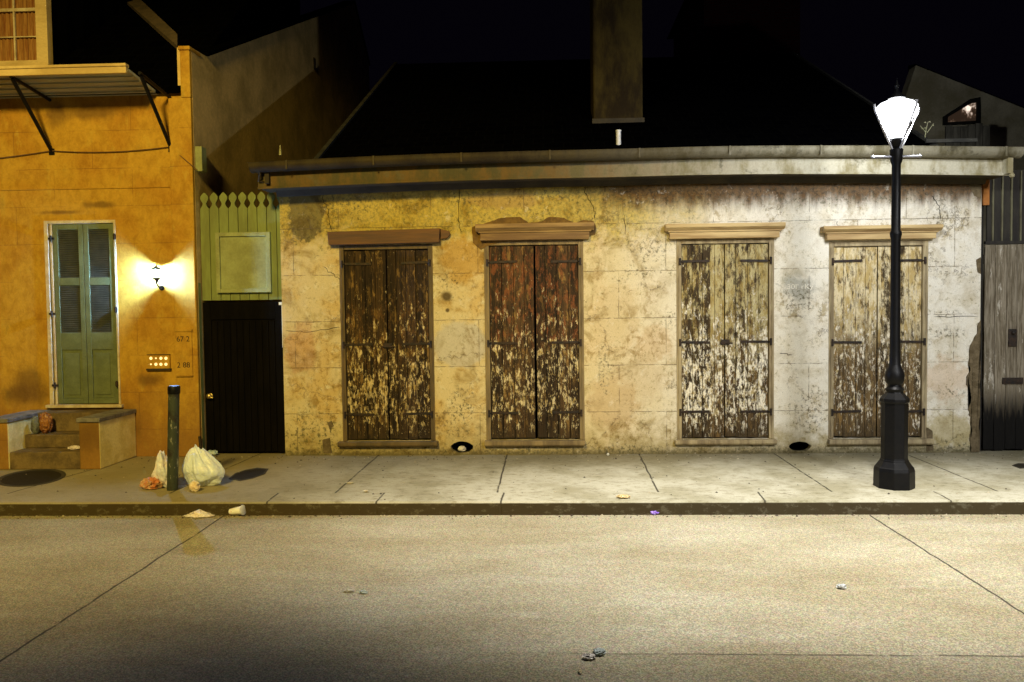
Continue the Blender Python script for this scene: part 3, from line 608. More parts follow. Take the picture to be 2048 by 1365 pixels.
for i, w in enumerate(WIN):
    x0, x1, z0, z1 = w['X0'], w['X1'], w['Z0'], w['Z1']; jw = .055 if i != 0 else .05
    b = MB()
    b.box(x0+.001, x0+jw, -.006, .10, z0, z1-.001); b.box(x1-jw, x1-.001, -.006, .10, z0, z1-.001); b.box(x0+jw+.001, x1-jw-.001, -.005, .10, z1-.05, z1-.002)
    b.box(x0+jw*.35, x0+jw*.5, -.016, -.0065, z0, z1-.06); b.box(x1-jw*.5, x1-jw*.35, -.016, -.0065, z0, z1-.06)
    b.box(x0+.001, x1-.001, .11, .14, z0, z1-.001, 1)
    fr = b.build('shuttered_doorway', [JB[i], M['void']], cot, bevel=.003); fr['label'] = LBL[i]
    # lintel
    lx0, lx1 = W(w['l'][0], w['l'][2]).x, W(w['l'][1], w['l'][2]).x; lz1, lz0 = W((w['l'][0]+w['l'][1])/2, w['l'][2]).z, W((w['l'][0]+w['l'][1])/2, w['l'][3]).z
    hh = lz1-lz0; b = MB()
    ins = .05
    if i == 0:
        b.prism_xz([(lx0, lz0-.01), (lx1-.12, lz0), (lx1-.11, lz1), (lx0-.01, lz1-.02)], -.085, -.001)
        b.prism_xz([(lx1-.105, lz0+.04), (lx1-.03, lz0+.05), (lx1, lz0+.09), (lx1-.01, lz1-.03), (lx1-.105, lz1-.005)], -.05, -.001)
    else:
        b.box(lx0+ins, lx1-ins, -.075, -.001, lz0, lz0+hh*.55); b.prism_yz([(-.078, lz0+hh*.552), (-.115, lz0+hh*.72), (-.125, lz0+hh*.75), (-.125, lz1), (-.001, lz1), (-.001, lz0+hh*.552)], lx0, lx1)
        b.box(lx0+ins*.6, lx1-ins*.6, -.09, -.079, lz0+hh*.45, lz0+hh*.55)
    b.build('lintel', LT[i], fr, bevel=.006)
    sx0, sx1 = W(w['s'][0], w['s'][2]).x, W(w['s'][1], w['s'][2]).x; sz = W((w['s'][0]+w['s'][1])/2, w['s'][2]).z
    b = MB(); b.prism_yz([(-.06, sz+.003), (-.075, sz+.02), (-.075, z0-.004), (.1, z0-.001), (.1, sz+.003)], sx0, sx1); b.build('sill', JB[i], fr, bevel=.005)
    # leaves
    a0, a1 = x0+jw+.004, x1-jw-.004; mid = (a0+a1)/2+(.012 if i == 1 else 0); gap = .004
    rnd = random.Random(i+5)
    for leaf in (0, 1):
        u0, u1 = (a0, mid-gap-(.006 if i == 1 else 0)) if leaf == 0 else (mid+gap, a1); npk = 4
        ws = [1+rnd.uniform(-.18, .18) for _ in range(npk)]; tot = sum(ws); x = u0; b = MB()
        for k in range(npk):
            wd = (u1-u0)*ws[k]/tot; y = .020+rnd.uniform(-.003, .003); top = z1-.056-rnd.uniform(0, .008); bot = z0+.010+rnd.uniform(0, .012)
            lean = .010*(1 if i == 1 and leaf == 1 else 0)
            b.hexa([(x+.003+lean, y, bot), (x+wd-.003+(lean if k < npk-1 else 0), y, bot), (x+wd-.003+(lean if k < npk-1 else 0), y+.026, bot), (x+.002+lean, y+.026, bot), (x+.002, y, top), (x+wd-.002, y, top), (x+wd-.002, y+.026, top), (x+.002, y+.026, top)])
            x += wd
        for zz in (z0+.3, (z0+z1)/2, z1-.3): b.box(u0+.01, u1-.01, .051, .07, zz-.05, zz+.05)
        sh = b.build('shutter', SH[i], fr, bevel=.0025)
    for (py) in (524, 686, 826):
        zz = W((w['f'][0]+w['f'][1])/2, py-(2 if i > 1 else 0)+(3 if i == 0 else 0)).z
        for sd in (0, 1):
            e = a0 if sd == 0 else a1; d = 1 if sd == 0 else -1; L = .30; b = MB(); dz = rnd.uniform(-.008, .008)
            xa, xb = e-d*.028, e+d*L
            b.hexa([(min(xa, xb), .006, zz-.013), (max(xa, xb), .006, zz-.013+dz), (max(xa, xb), .0145, zz-.013+dz), (min(xa, xb), .0145, zz-.013), (min(xa, xb), .006, zz+.013), (max(xa, xb), .006, zz+.013+dz), (max(xa, xb), .0145, zz+.013+dz), (min(xa, xb), .0145, zz+.013)])
            b.tube([(e-d*.022, -.016, zz-.04), (e-d*.022, -.016, zz+.035)], .013, 10)
            b.tube([(e-d*.022, -.016, zz-.005), (e+d*.0, .008, zz-.005)], .010, 8)
            for t in (.35, .7): b.lathe([(.006, 0), (.006, .003), (.003, .005)], (e+d*L*t, .006, zz), 8, axis=Matrix.Rotation(R(90), 3, 'X'))
            b.build('hinge', M['iron'], fr)
    if i in (0, 2):
        zz = W(1447, 685).z; b = MB(); b.box(mid-.045, mid+.05, .004, .013, zz-.028, zz+.03); b.tube([(mid-.06, .0, zz-.01), (mid+.08, .0, zz-.01)], .008, 8); b.build('latch', M['iron'], fr)
def text(name, body, size, mat, parent, loc, depth=.001):
    cu = bpy.data.curves.new(name, 'FONT'); cu.body = body; cu.size = size; cu.extrude = depth; cu.align_x = 'CENTER'; cu.align_y = 'CENTER'
    to = bpy.data.objects.new(name, cu); COL.objects.link(to); bpy.context.view_layer.update()
    me = bpy.data.meshes.new_from_object(to.evaluated_get(bpy.context.evaluated_depsgraph_get())); bpy.data.objects.remove(to)
    me.name = name; o = bpy.data.objects.new(name, me); COL.objects.link(o); me.materials.clear(); me.materials.append(mat)
    o.rotation_euler = (R(90), 0, 0); o.parent = parent; p = parent; off = Vector((0, 0, 0))
    while p is not None: off += p.location; p = p.parent
    o.location = Vector(loc)-off; return o
q = W(1600, 574); g = text('graffiti', "30I' rKy", .085, simple('white_chalk_paint', (.8, .78, .7), (.7, .66, .55), 20), cot, (q.x, -.003, q.z), .001)
g['label'] = 'faint white scrawled letters'; g.scale = (1.05, .9, 1)

# ================================================================== OCHRE HOUSE (left)
HX = W(396, 600).x; HXL = -13.0
hou = thing('townhouse', 'ochre stuccoed house with green louvred door and narrow awning at the left edge', 'house', ((HX+HXL)/2, 0, 0))
dx0, dx1, dz0, dz1 = W(95, 640).x, W(237, 640).x, W(170, 809).z, W(170, 441).z
TZ = W(340, 180, 0).z-.01
b = MB()
for (x0, x1, z0, z1) in [(HXL, dx0, 0, TZ), (dx1, HX-.001, 0, TZ), (dx0, dx1, dz1, TZ), (dx0, dx1, 0, dz0)]:
    b.face([(x0, 0, z0), (x1, 0, z0), (x1, 0, z1), (x0, 0, z1)])
for a, c in [((dx0, dz0), (dx0, dz1)), ((dx0, dz1), (dx1, dz1)), ((dx1, dz1), (dx1, dz0)), ((dx1, dz0), (dx0, dz0))]: b.face([(a[0], 0, a[1]), (c[0], 0, c[1]), (c[0], .2, c[1]), (a[0], .2, a[1])])
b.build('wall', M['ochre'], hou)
# corner pilaster with its low parapet block, and raised panel border
pz = W(378, 100, -.05).z; pxa = W(347, 600, -.05).x
b = MB(); b.box(pxa, HX, -.05, -.001, 0, W(350, 196, -.05).z); b.box(W(360, 150, -.05).x, HX, -.05, .22, W(350, 196, -.05).z+.001, pz)
b.box(W(357, 150, -.05).x, HX+.01, -.06, .23, pz+.001, pz+.045)
b.build('corner_pilaster', M['ochre'], hou, bevel=.012)
b = MB()
za = W(200, 376).z; b.box(HXL, W(343, 376).x, -.012, -.001, za-.012, za); b.box(W(343, 376).x-.012, W(343, 376).x, -.012, -.001, .5, za-.0125)
b.build('panel_moulding', M['ochre'], hou, bevel=.003)
# firewall side (receding)
ys = lambda px: 3.82*F/(1090-px)-8.8
pts = []
def SW(px, py):  # point on the side wall plane x = HX
    r = ray(px, py); t = HX/r.x; return CAM+r*t
t1, t2, t3 = SW(412, 108), SW(708, 6), SW(738, 132)
b = MB(); poly = [(.001, 0), (.001, pz+.045), (t1.y, t1.z-.03), (t2.y, t2.z), (t3.y, t3.z), (t3.y+.3, 0)]
b.prism_yz(poly, HX-.16, HX+.001)
b.build('firewall', M['side_stucco'], hou)
b = MB(); P = [(t1.y-.45, t1.z-.06), (t1.y, t1.z-.03), (t2.y, t2.z), (t3.y, t3.z)]
for i in range(len(P)-1):
    (ya, za_), (yb, zb) = P[i], P[i+1]
    if i == 0: continue
    b.hexa([(HX-.2, ya, za_), (HX+.03, ya, za_), (HX+.03, yb, zb), (HX-.2, yb, zb), (HX-.2, ya, za_+.05), (HX+.03, ya, za_+.05), (HX+.03, yb, zb+.05), (HX-.2, yb, zb+.05)])
b.build('coping', M['slate'], hou)
# crooked drain stub and slit on the firewall
a = SW(626, 115); c = SW(631, 142); b = MB(); b.box(HX+.001, HX+.02, a.y, a.y+.09, c.z, a.z); b.build('wall_anchor', M['iron'], hou)
a = W(398, 292, .0); c = W(411, 342, .0); b = MB(); b.box(HX+.002, HX+.08, .02, .15, c.z, a.z); b.build('conduit_box', M['green_pale'], hou, bevel=.006)
# roof (dark slates) with hip board
ry0 = -.06; rz0 = W(340, 178, ry0).z; rs = .80
b = MB(); xr = W(358, 194, ry0).x
b.hexa([(HXL, ry0, rz0-.05), (xr, ry0, rz0-.05), (xr, 4.5, rz0+rs*4.6), (HXL, 4.5, rz0+rs*4.6), (HXL, ry0, rz0), (xr, ry0, rz0), (xr, 4.5, rz0+rs*4.6+.08), (HXL, 4.5, rz0+rs*4.6+.08)])
b.face([(xr, ry0, rz0-.04), (xr, 4.5, rz0+rs*4.6), (xr, 4.5, rz0)])
rf = b.build('roof', M['slate'], hou)
def RP(px, py, up=.03):     # point on the front slope
    r = ray(px, py); t = (rz0+up-CAM.z-rs*(ry0-CAM.y)+0)/(r.z-rs*r.y) ; return CAM+r*((rz0+up-CAM.z+rs*(CAM.y-ry0))/(r.z-rs*r.y))
a, c, d_, e_ = RP(357, 78), RP(357, 102), RP(228, -12), RP(262, -12)
up = Vector((0, -.03, .05)); b = MB(); b.hexa([a, c, d_, e_, a+up, c+up, d_+up, e_+up]); b.build('hip_board', simple('grey_hip_board', (0.13, 0.09, 0.05), (0.08, 0.06, 0.035), 6), rf)
# dormer
dy = .28; a, c = W(96, 0, dy), W(93, 130, dy)
b = MB(); fx1 = W(94, 60, dy).x; fx0 = fx1-1.1; fz0 = W(60, 131, dy).z; fz1 = fz0+1.3
b.box(fx1-.135, fx1, dy, dy+.1, fz0, fz1); b.box(fx0, fx0+.135, dy, dy+.1, fz0, fz1); b.box(fx0+.136, fx1-.136, dy+.002, dy+.1, fz0, fz0+.06); b.box(fx0+.136, fx1-.136, dy+.002, dy+.1, fz1-.1, fz1)
b.box(fx0-.02, fx1+.01, dy-.03, dy+.09, fz0-.045, fz0-.001)
dm = b.build('dormer', M['yellow_trim'], hou, bevel=.004)
b = MB(); wx0, wx1, wz0, wz1 = fx0+.137, fx1-.137, fz0+.061, fz1-.101; sy = dy+.03
zm = W(30, 20, sy).z
b.box(wx0, wx1, sy, sy+.03, zm-.018, zm+.018)
for k in range(1, 3): x = wx1-k*(wx1-wx0)/3; b.box(x-.009, x+.009, sy+.004, sy+.025, wz0, wz1)
zq = W(30, 74, sy).z; b.box(wx0, wx1, sy+.005, sy+.024, zq-.006, zq+.006)
b.build('sash', M['cream'], dm)
b = MB(); N = 60
for k in range(N):
    xa, xb = wx0+(wx1-wx0)*k/N, wx0+(wx1-wx0)*(k+1)/N; ya, yb = dy+.07+.012*math.sin(k*1.7), dy+.07+.012*math.sin((k+1)*1.7)
    b.face([(xa, ya, wz0), (xb, yb, wz0), (xb, yb, wz1), (xa, ya, wz1)], 0, True)
b.build('curtain', simple('brown_curtain', (0.20, 0.07, 0.015), (0.36, 0.19, 0.05), 9, .9, stretch=(5, 1, .3)), dm)
b = MB(); b.box(fx0+.02, fx1-.02, dy+.101, 2.6, fz0-.3, fz1+.1); b.prism_xz([(fx0-.12, fz1+.1), (fx1+.1, fz1+.1), ((fx0+fx1)/2, fz1+.6)], dy-.08, 3); b.build('dormer_body', M['slate'], dm)
# awning over the pavement
ay = -.68
A0 = W(252, 150, ay); az1, az0 = W(250, 127, ay).z, W(250, 146, ay).z; ax1 = A0.x; zb = W(310, 185, 0).z-.03
b = MB()
b.hexa([(HXL, ay+.035, az0+.035), (ax1, ay+.035, az0+.035), (ax1, -.001, zb), (HXL, -.001, zb), (HXL, ay+.035, az0+.06), (ax1, ay+.035, az0+.06), (ax1, -.001, zb+.03), (HXL, -.001, zb+.03)])
for k in range(1, 5):
    y = ay+.035-(ay+.035)*k/5; z = az0+.035+(zb-az0-.035)*k/5; b.box(HXL, ax1-.01, y-.004, y+.012, z-.016, z+.001)
aw = b.build('awning', M['awning'], hou)
b = MB(); b.box(HXL, ax1, ay, ay+.033, az0, az1-.03); b.box(HXL, ax1+.005, ay-.015, ay+.06, az1-.0295, az1); b.build('awning_fascia', M['yellow_trim'], aw, bevel=.004)
for (wx, wy, fx, fy) in [(342, 297, 268, 152), (103, 303, 8, 172), (-190, 310, -320, 185)]:
    p = W(wx, wy, -.01); X = p.x; b = MB()
    zt = az0-.0+.0
    b.tube([(X, ay+.05, az0-.02), (X, -.005, p.z)], .021, 8); b.tube([(X, ay+.02, az0+.0), (X, -.005, zb-.03)], .019, 8); b.box(X-.03, X+.03, -.012, -.001, p.z-.04, p.z+.03)
    b.build('awning_bracket', M['black_metal'], aw)
# door
b = MB(); b.box(dx0, dx0+.045, -.012, .12, dz0, dz1); b.box(dx1-.022, dx1, -.012, .12, dz0, dz1); b.box(dx0+.046, dx1-.023, -.012, .12, dz1-.035, dz1)
b.box(dx0+.062, dx0+.088, -.004, .12, dz0, dz1-.036)
b.box(dx0-.03, dx1+.03, -.05, .15, dz0-.035, dz0-.001)
dr = b.build('door_frame', M['cream'], hou, bevel=.004)
l0, l1 = dx0+.096, dx1-.028; lm = (l0+l1)/2; zt, zb0 = dz1-.042, dz0+.008
zA, zB, zC, zD, zE = [W(170, p).z for p in (459, 556, 571, 666, 700)]
for leaf in (0, 1):
    u0, u1 = (l0, lm-.003) if leaf == 0 else (lm+.003, l1); st_ = .055; b = MB(); y0, y1 = -.002, .035
    b.box(u0, u0+st_, y0, y1, zb0, zt); b.box(u1-st_, u1, y0, y1, zb0, zt)
    for (za_, zb_) in [(zA, zt), (zC, zB), (zE, zD), (zb0, zb0+.06)]: b.box(u0+st_+.0005, u1-st_-.0005, y0+.001, y1-.001, min(za_, zb_), max(za_, zb_))
    b.box(u0+st_+.0005, u1-st_-.0005, y0+.014, y1-.004, zb0+.061, zE-.001); b.box(u0+st_+.035, u1-st_-.035, y0+.004, y0+.0135, zb0+.10, zE-.04)
    lf = b.build('door_leaf', M['green_door'], dr, bevel=.003)
    b = MB()
    for (za_, zb_) in [(zB, zA), (zD, zC)]:
        nsl = int((zb_-za_)/.024)
        for k in range(nsl):
            z = za_+(zb_-za_)*(k+.5)/nsl
            b.hexa([(u0+st_+.001, .002, z-.010), (u1-st_-.001, .002, z-.010), (u1-st_-.001, .024, z+.006), (u0+st_+.001, .024, z+.006), (u0+st_+.001, .002, z-.005), (u1-st_-.001, .002, z-.005), (u1-st_-.001, .024, z+.011), (u0+st_+.001, .024, z+.011)])
        b.box(u0+st_, u1-st_, .028, .031, za_+.001, zb_-.001)
    b.build('louvres', M['louvre'], dr)
for (px, py) in [(104, 478), (106, 628), (112, 771), (231, 474), (234, 620), (236, 768)]:
    p = W(px, py); b = MB(); d = 1 if px < 170 else -1
    b.box(p.x-.035, p.x+.035, -.022, -.0125, p.z-.012, p.z+.012) if d > 0 else b.box(p.x-.02, p.x+.012, -.022, -.0125, p.z-.025, p.z+.025)
    b.tube([(p.x, -.026, p.z-.035), (p.x, -.026, p.z+.035)], .011, 8); b.build('hinge', M['iron'], dr)
b = MB(); b.box(l0, l1, .10, .118, dz0, dz1-.036); b.build('door_back', M['void'], dr)
# letter plate with numerals, and door-buzzer panel
a, c = W(350, 660, -.06), W(386, 752, -.06)
b = MB(); b.box(a.x, c.x, -.068, -.0505, c.z, a.z); b.box(a.x-.006, c.x+.006, -.078, -.0505, a.z-.022, a.z+.003); b.box(a.x, c.x, -.074, -.0505, c.z-.008, c.z-.001)
mb = b.build('mailbox', M['ochre'], hou, bevel=.003)
nb = simple('dark_numerals', (.05, .028, .01), (.04, .02, .01), 10)
q = W(366, 679, -.07); text('numerals', '67 2', .085, nb, mb, (q.x, -.0695, q.z)); q = W(367, 731, -.07); text('numerals', '2 88', .085, nb, mb, (q.x, -.0695, q.z))
a, c = W(296, 711), W(342, 737); b = MB(); b.box(a.x, c.x, -.03, -.001, c.z, a.z); b.box(a.x-.01, c.x+.01, -.036, -.001, c.z-.022, c.z-.001, 1); b.box(a.x, c.x, -.034, -.001, a.z+.001, a.z+.01, 1)
bz = b.build('buzzer_panel', [M['ochre'], simple('dark_bronze', (.05, .03, .015), (.03, .02, .01), 12)], hou, bevel=.002)
for r_, py in enumerate((717, 729)):
    for k, px in enumerate((302, 312, 322, 332)):
        q = W(px, py, -.03); b = MB(); s_ = .0165 if (r_, k) not in ((0, 1), (1, 0)) else .009
        b.lathe([(s_, 0), (s_, .004), (s_*.6, .006)], (q.x, -.0305, q.z), 12, axis=Matrix.Rotation(R(90), 3, 'X')); b.build('lit_button', BTN if 'BTN' in globals() else globals().setdefault('BTN', emis('button_glow', (1, .62, .22), 2.2)), bz)
# wall cable swagged between the brackets
def cable(pts, r, n=10, sag=0.0):
    P = []
    for i in range(len(pts)-1):
        for t in range(n):
            k = t/n; p = Vector(pts[i]).lerp(Vector(pts[i+1]), k); p.z -= sag*4*k*(1-k); P.append(p)
    return P+[Vector(pts[-1])]
b = MB(); b.tube(cable([W(-220, 330, -.02), W(103, 302, -.02), W(340, 294, -.02)], .005, 12, .035)+cable([W(341, 295, -.02), W(370, 320, -.06), W(395, 341, -.06)], .005)[1:], .0055, 6)
b.build('wall_cable', simple('dull_cable', (.16, .085, .03), (.1, .05, .02), 10), hou)
# stoop
sf = -.74
stp = thing('stoop', 'short stone stoop with slate-capped ochre cheek walls below the green louvred door', 'steps', (W(100, 930, sf).x, sf/2, 0))
def FX(px, y): return W(px, 880, y).x
cr0, cr1 = FX(158, sf), FX(199, sf); cl1 = FX(16, sf); cl0 = cl1-(cr1-cr0)
cz = W(180, 845, sf).z; lz = cz+.045
for (xa, xb) in ((cl0, cl1), (cr0, cr1)):
    b = MB(); b.box(xa, xb, sf, -.001, 0.001, cz); b.mi = [0, 0, 1, 0, 0, 0]; o = b.build('cheek_wall', [M['cheek'], M['ochre']], stp, bevel=.012)
    b = MB(); b.box(xa-.015, xb+.015, sf-.02, -.002, cz+.001, lz); b.build('cap', M['cap_stone'], o, bevel=.006)
z1s, z2s = W(90, 905, sf).z, W(90, 870, -.48).z
for k, (ya, zz0, zz1) in enumerate([(sf+.01, .001, z1s), (-.48, z1s+.001, z2s), (-.26, z2s+.001, lz-.004)]):
    b = MB(); b.box(cl1+.002, cr0-.002, ya, -.003, zz0, zz1); b.build('step', M['step_stone'], stp, bevel=.010)
# wall lantern
q = W(311, 545, -.14); wl = thing('wall_lantern', 'small lit wall lantern on the ochre wall right of the green door', 'lamp', (q.x, -.001, q.z))
LZ = q.z-.005; LY = -.12
b = MB(); b.tube([(q.x, -.002, LZ-.17), (q.x, -.05, LZ-.175), (q.x, LY, LZ-.12), (q.x, LY, LZ-.085)], .009, 8); b.lathe([(.03, 0), (.028, .008), (.01, .012)], (q.x, -.002, LZ-.165), 12, axis=Matrix.Rotation(R(90), 3, 'X'))
b.lathe([(.006, -.125), (.014, -.11), (.022, -.080), (.050, -.062), (.050, -.056)], (q.x, LY, LZ), 12)
b.build('bracket', M['black_metal'], wl)
b = MB(); b.lathe([(.062, .033), (.062, .037), (.036, .058), (.014, .07), (.006, .080), (.009, .087), (.002, .092)], (q.x, LY, LZ), 16); b.build('cap', M['black_metal'], wl)
for k in range(4):
    a = math.pi/4+k*math.pi/2; b = MB(); b.tube([(q.x+.034*math.cos(a), LY+.034*math.sin(a), LZ-.055), (q.x+.045*math.cos(a), LY+.045*math.sin(a), LZ+.033)], .002, 6); b.build('lantern_bar', M['black_metal'], wl)
b = MB(); b.lathe([(.002, -.030), (.014, -.022), (.018, -.006), (.014, .012), (.002, .022)], (q.x, LY, LZ), 12); b.build('bulb', emis('cold_bulb', (.26, .50, 1.0), 14000), wl)

# ================================================================== GREEN GATE AND BLACK DOOR
gy = .10
gx0, gx1 = W(405, 600, gy).x, W(566, 600, gy).x
gt = thing('fence_gate', 'green picket gate over a black plank door between the two houses', 'gate', ((gx0+gx1)/2, gy, 0))
gzb = W(480, 601, gy).z; gzt = W(480, 384, gy).z
b = MB(); N = 9; pw = W(447, 480, gy).x-W(428, 480, gy).x
x = W(401, 480, gy).x
for k in range(N):
    xa = x+k*pw; xb = min(xa+pw, gx1+.01); cx = xa+pw/2; w2 = pw/2
    z5 = gzt; 
    prof = [(-w2+.003, gzb+.001), (-w2+.003, z5-.185), (-w2*.45, z5-.150), (-w2*.36, z5-.125), (-w2*.55, z5-.105), (-w2*.84, z5-.075), (-w2*.80, z5-.045), (-w2*.4, z5-.018), (0, z5)]
    pp = [(cx+u, z) for u, z in prof]+[(cx-u, z) for u, z in prof[-2::-1]]
    pp = [(min(u, gx1+.012), z) for u, z in pp]
    b.prism_xz(pp, gy+random.uniform(-.002, .002), gy+.02)
b.box(gx0, gx1, gy+.021, gy+.05, gzb+.05, gzb+.14); b.box(gx0, gx1, gy+.021, gy+.05, gzt-.42, gzt-.33)
b.build('picket_panel', M['green'], gt, bevel=.002)
a, c = W(431, 466, gy-.03), W(543, 585, gy-.03)
b = MB(); fw = .045
b.box(a.x, a.x+fw, gy-.045, gy-.004, c.z, a.z); b.box(c.x-fw, c.x, gy-.045, gy-.004, c.z, a.z); b.box(a.x+fw+.0005, c.x-fw-.0005, gy-.044, gy-.004, c.z, c.z+fw); b.box(a.x+fw+.0005, c.x-fw-.0005, gy-.044, gy-.004, a.z-fw, a.z)
b.box(a.x+fw+.0005, c.x-fw-.0005, gy-.022, gy-.005, c.z+fw+.0005, a.z-fw-.0005)
b.build('hatch_panel', M['green_pale'], gt, bevel=.003)
b = MB(); b.box(HX+.003, gx0-.004, .01, .07, 0, gzb+.2); b.build('jamb', M['green'], gt)
dzt = W(480, 604, gy).z
b = MB(); b.box(gx0, gx1-.004, gy+.02, gy+.05, .02, dzt-.002, 0); nn = 10
b.box(gx0, gx0+.09, gy+.002, gy+.0195, .02, dzt-.003); b.box(gx1-.095, gx1-.004, gy+.002, gy+.0195, .02, dzt-.003); b.box(gx0+.091, gx1-.096, gy+.002, gy+.0195, dzt-.20, dzt-.003)
for k in range(nn):
    wd = (gx1-gx0-.19)/nn; xa = gx0+.0925+k*wd; b.box(xa+.008, xa+wd-.008, gy+.006, gy+.0192, .03, dzt-.22)
bd = b.build('door', M['black_door'], gt, bevel=.003)
p = W(421, 792, gy); b = MB(); b.lathe([(.03, 0), (.03, .006), (.012, .01), (.012, .03), (.028, .042), (.03, .055), (.02, .066), (.001, .07)], (p.x, gy+.002, p.z), 16, axis=Matrix.Rotation(R(90), 3, 'X')); b.tube([(p.x, gy-.05, p.z-.005), (p.x+.05, gy-.05, p.z-.02)], .008, 8); b.build('door_knob', M['brass'], bd)
p = W(562, 607, gy); b = MB(); b.box(p.x-.02, p.x+.02, gy-.02, gy+.0, p.z-.02, p.z+.012); b.box(p.x+.008, p.x+.02, gy-.01, gy+.001, p.z-.5, p.z-.021); b.build('strike_plate', M['plastic'], bd)

# ================================================================== RIGHT GATE
ry_ = .07; rg0 = W(1968, 700, ry_).x; rg1 = rg0+1.15
rg = thing('side_gate', 'tall grey weathered plank gate under dark slatted boards, right of the cottage', 'gate', ((rg0+rg1)/2, ry_, 0))
rzt = W(2008, 489, ry_).z; b = MB(); rnd = random.Random(3); x = rg0
while x < rg1:
    wd = .118+rnd.uniform(-.012, .012); b.box(x+.002, x+wd-.002, ry_+rnd.uniform(-.004, .004), ry_+.03, .015+rnd.uniform(0, .01), rzt-rnd.uniform(0, .008)); x += wd
for z in (.35, 1.2, 2.05): b.box(rg0, rg1, ry_+.031, ry_+.06, z, z+.1)
pl = b.build('plank_panel', M['greyboards'], rg, bevel=.0025)
p = W(2024, 675, ry_); b = MB(); b.box(p.x-.045, p.x+.045, ry_-.02, ry_-.005, p.z-.10, p.z+.09); b.lathe([(.02, 0), (.022, .02), (.01, .03)], (p.x, ry_-.02, p.z+.05), 12, axis=Matrix.Rotation(R(90), 3, 'X')); b.build('lock_plate', M['iron'], pl, bevel=.004)
p = W(2024, 762, ry_); b = MB(); b.box(p.x-.11, p.x+.11, ry_-.018, ry_-.005, p.z-.035, p.z+.035); b.box(p.x-.09, p.x+.09, ry_-.022, ry_-.0185, p.z-.015, p.z+.015); b.build('letter_slot', M['iron'], pl, bevel=.003)
b = MB(); b.box(XR+.003, rg0-.004, ry_+.03, ry_+.09, 0, 3.0); b.build('jamb', M['dark_boards'], rg)
a, c = W(1962, 352, ry_), W(1977, 411, ry_); b = MB(); b.box(a.x+.01, c.x, ry_-.02, ry_+.02, c.z, a.z); b.build('corner_board', M['rust_board'], rg, bevel=.003)
b = MB(); zt_ = W(2010, 340, ry_).z
b.box(c.x+.002, rg1, ry_+.03, ry_+.05, rzt+.02, zt_); x = c.x+.05
b.box(rg0, rg1, ry_-.01, ry_+.03, rzt+.003, rzt+.035)
b.build('slat_backing', M['dark_boards'], rg)
while x < rg1:
    b = MB(); b.box(x, x+.016, ry_+.012, ry_+.029, rzt+.036, zt_-.01); b.build('slat', M['pale_batten'], rg); x += .098
# neighbouring wall beyond the gate (closes the street line)
nw = thing('end_wall', 'plain stucco wall standing to the right of the tall plank gate', 'wall', (9, 0, 0))
b = MB(); b.box(rg1+.003, 14, 0, .3, 0, 3.3); b.build('wall', M['side_stucco'], nw); b = MB(); b.box(rg1, 14, -.03, .33, 3.301, 3.36); b.build('coping', M['cap_stone'], nw)

# ================================================================== BUILDINGS BEHIND
by = 5.2; P = [W(x, y, by) for x, y in [(1832, 131), (2060, 222), (2230, 290)]]
gb = thing('gabled_building', 'grey stucco building with sloping roofline seen over the cottage at upper right', 'house', (P[1].x, by, 0))
left = W(1806, 210, by)
b = MB(); b.prism_xz([(left.x-.12, 0), (P[2].x, 0), (P[2].x, P[2].z), (P[1].x, P[1].z), (P[0].x, P[0].z), (left.x, left.z)], by, by+.25); b.build('wall', M['gable'], gb)
b = MB(); b.prism_xz([(P[0].x+.3, 0), (P[2].x-.05, 0), (P[2].x-.05, P[2].z-.15), (P[1].x, P[1].z-.15), (P[0].x+.3, P[0].z-.4)], by+.26, by+4); b.build('rear_wall', M['slate'], gb)
b = MB()
for A, B in ((P[0], P[1]), (P[1], P[2])):
    b.hexa([(A.x, by+.02, A.z+.001), (B.x, by+.02, B.z+.001), (B.x, by+.3, B.z+.001), (A.x, by+.3, A.z+.001), (A.x, by+.02, A.z+.03), (B.x, by+.02, B.z+.03), (B.x, by+.3, B.z+.08), (A.x, by+.3, A.z+.08)])
b.build('roof', M['slate'], gb)
q = [W(x, y, by-.02) for x, y in [(1893, 246), (1951, 243), (1951, 206), (1940, 208), (1893, 236)]]
b = MB(); o_ = [(p.x, p.z) for p in q]; b.prism_xz(o_, by-.03, by-.001, 1)
ring = [(1886, 251), (1958, 248), (1958, 196), (1938, 200), (1886, 234)]; ro = [W(x, y, by-.02) for x, y in ring]
for i in range(5):
    j = (i+1) % 5; b.mesh([(ro[i].x, by-.07, ro[i].z), (ro[j].x, by-.07, ro[j].z), (q[j].x, by-.07, q[j].z), (q[i].x, by-.07, q[i].z), (ro[i].x, by, ro[i].z), (ro[j].x, by, ro[j].z), (q[j].x, by, q[j].z), (q[i].x, by, q[i].z)], [(0, 1, 2, 3), (0, 4, 5, 1), (3, 2, 6, 7)], 0)
n = NT('dim_lit_glass'); v_ = n.noise(3.5, 5, .7); e = n.t.nodes.new('ShaderNodeEmission'); n.put(e.inputs[0], n.mix((.22, .13, .08), (1, .82, .68), n.ss(v_, .5, .62))); n.put(e.inputs[1], n.ss(v_, .45, .65, .12, 1.3)); n.t.links.new(e.outputs[0], n.out.inputs[0])
wn_ = b.build('window', [M['dark_boards'], n.mat], gb)
a, c = W(1892, 250, 3.4), W(1968, 285, 3.4)
rfz = thing('roof_fence', 'small grey board screen below the lit slanted window at upper right', 'fence', (a.x, 3.4, zr(3.4)-1.5 if False else 3.2))
b = MB(); x = a.x
while x < c.x: b.box(x, x+.10, 3.4, 3.43, 3.2, a.z+random.uniform(-.03, .02)); x += .108
b.build('boards', simple('grey_fence_boards', (0.13, 0.12, 0.09), (0.06, 0.055, 0.04), 6, .9, stretch=(2, 1, .4)), rfz)
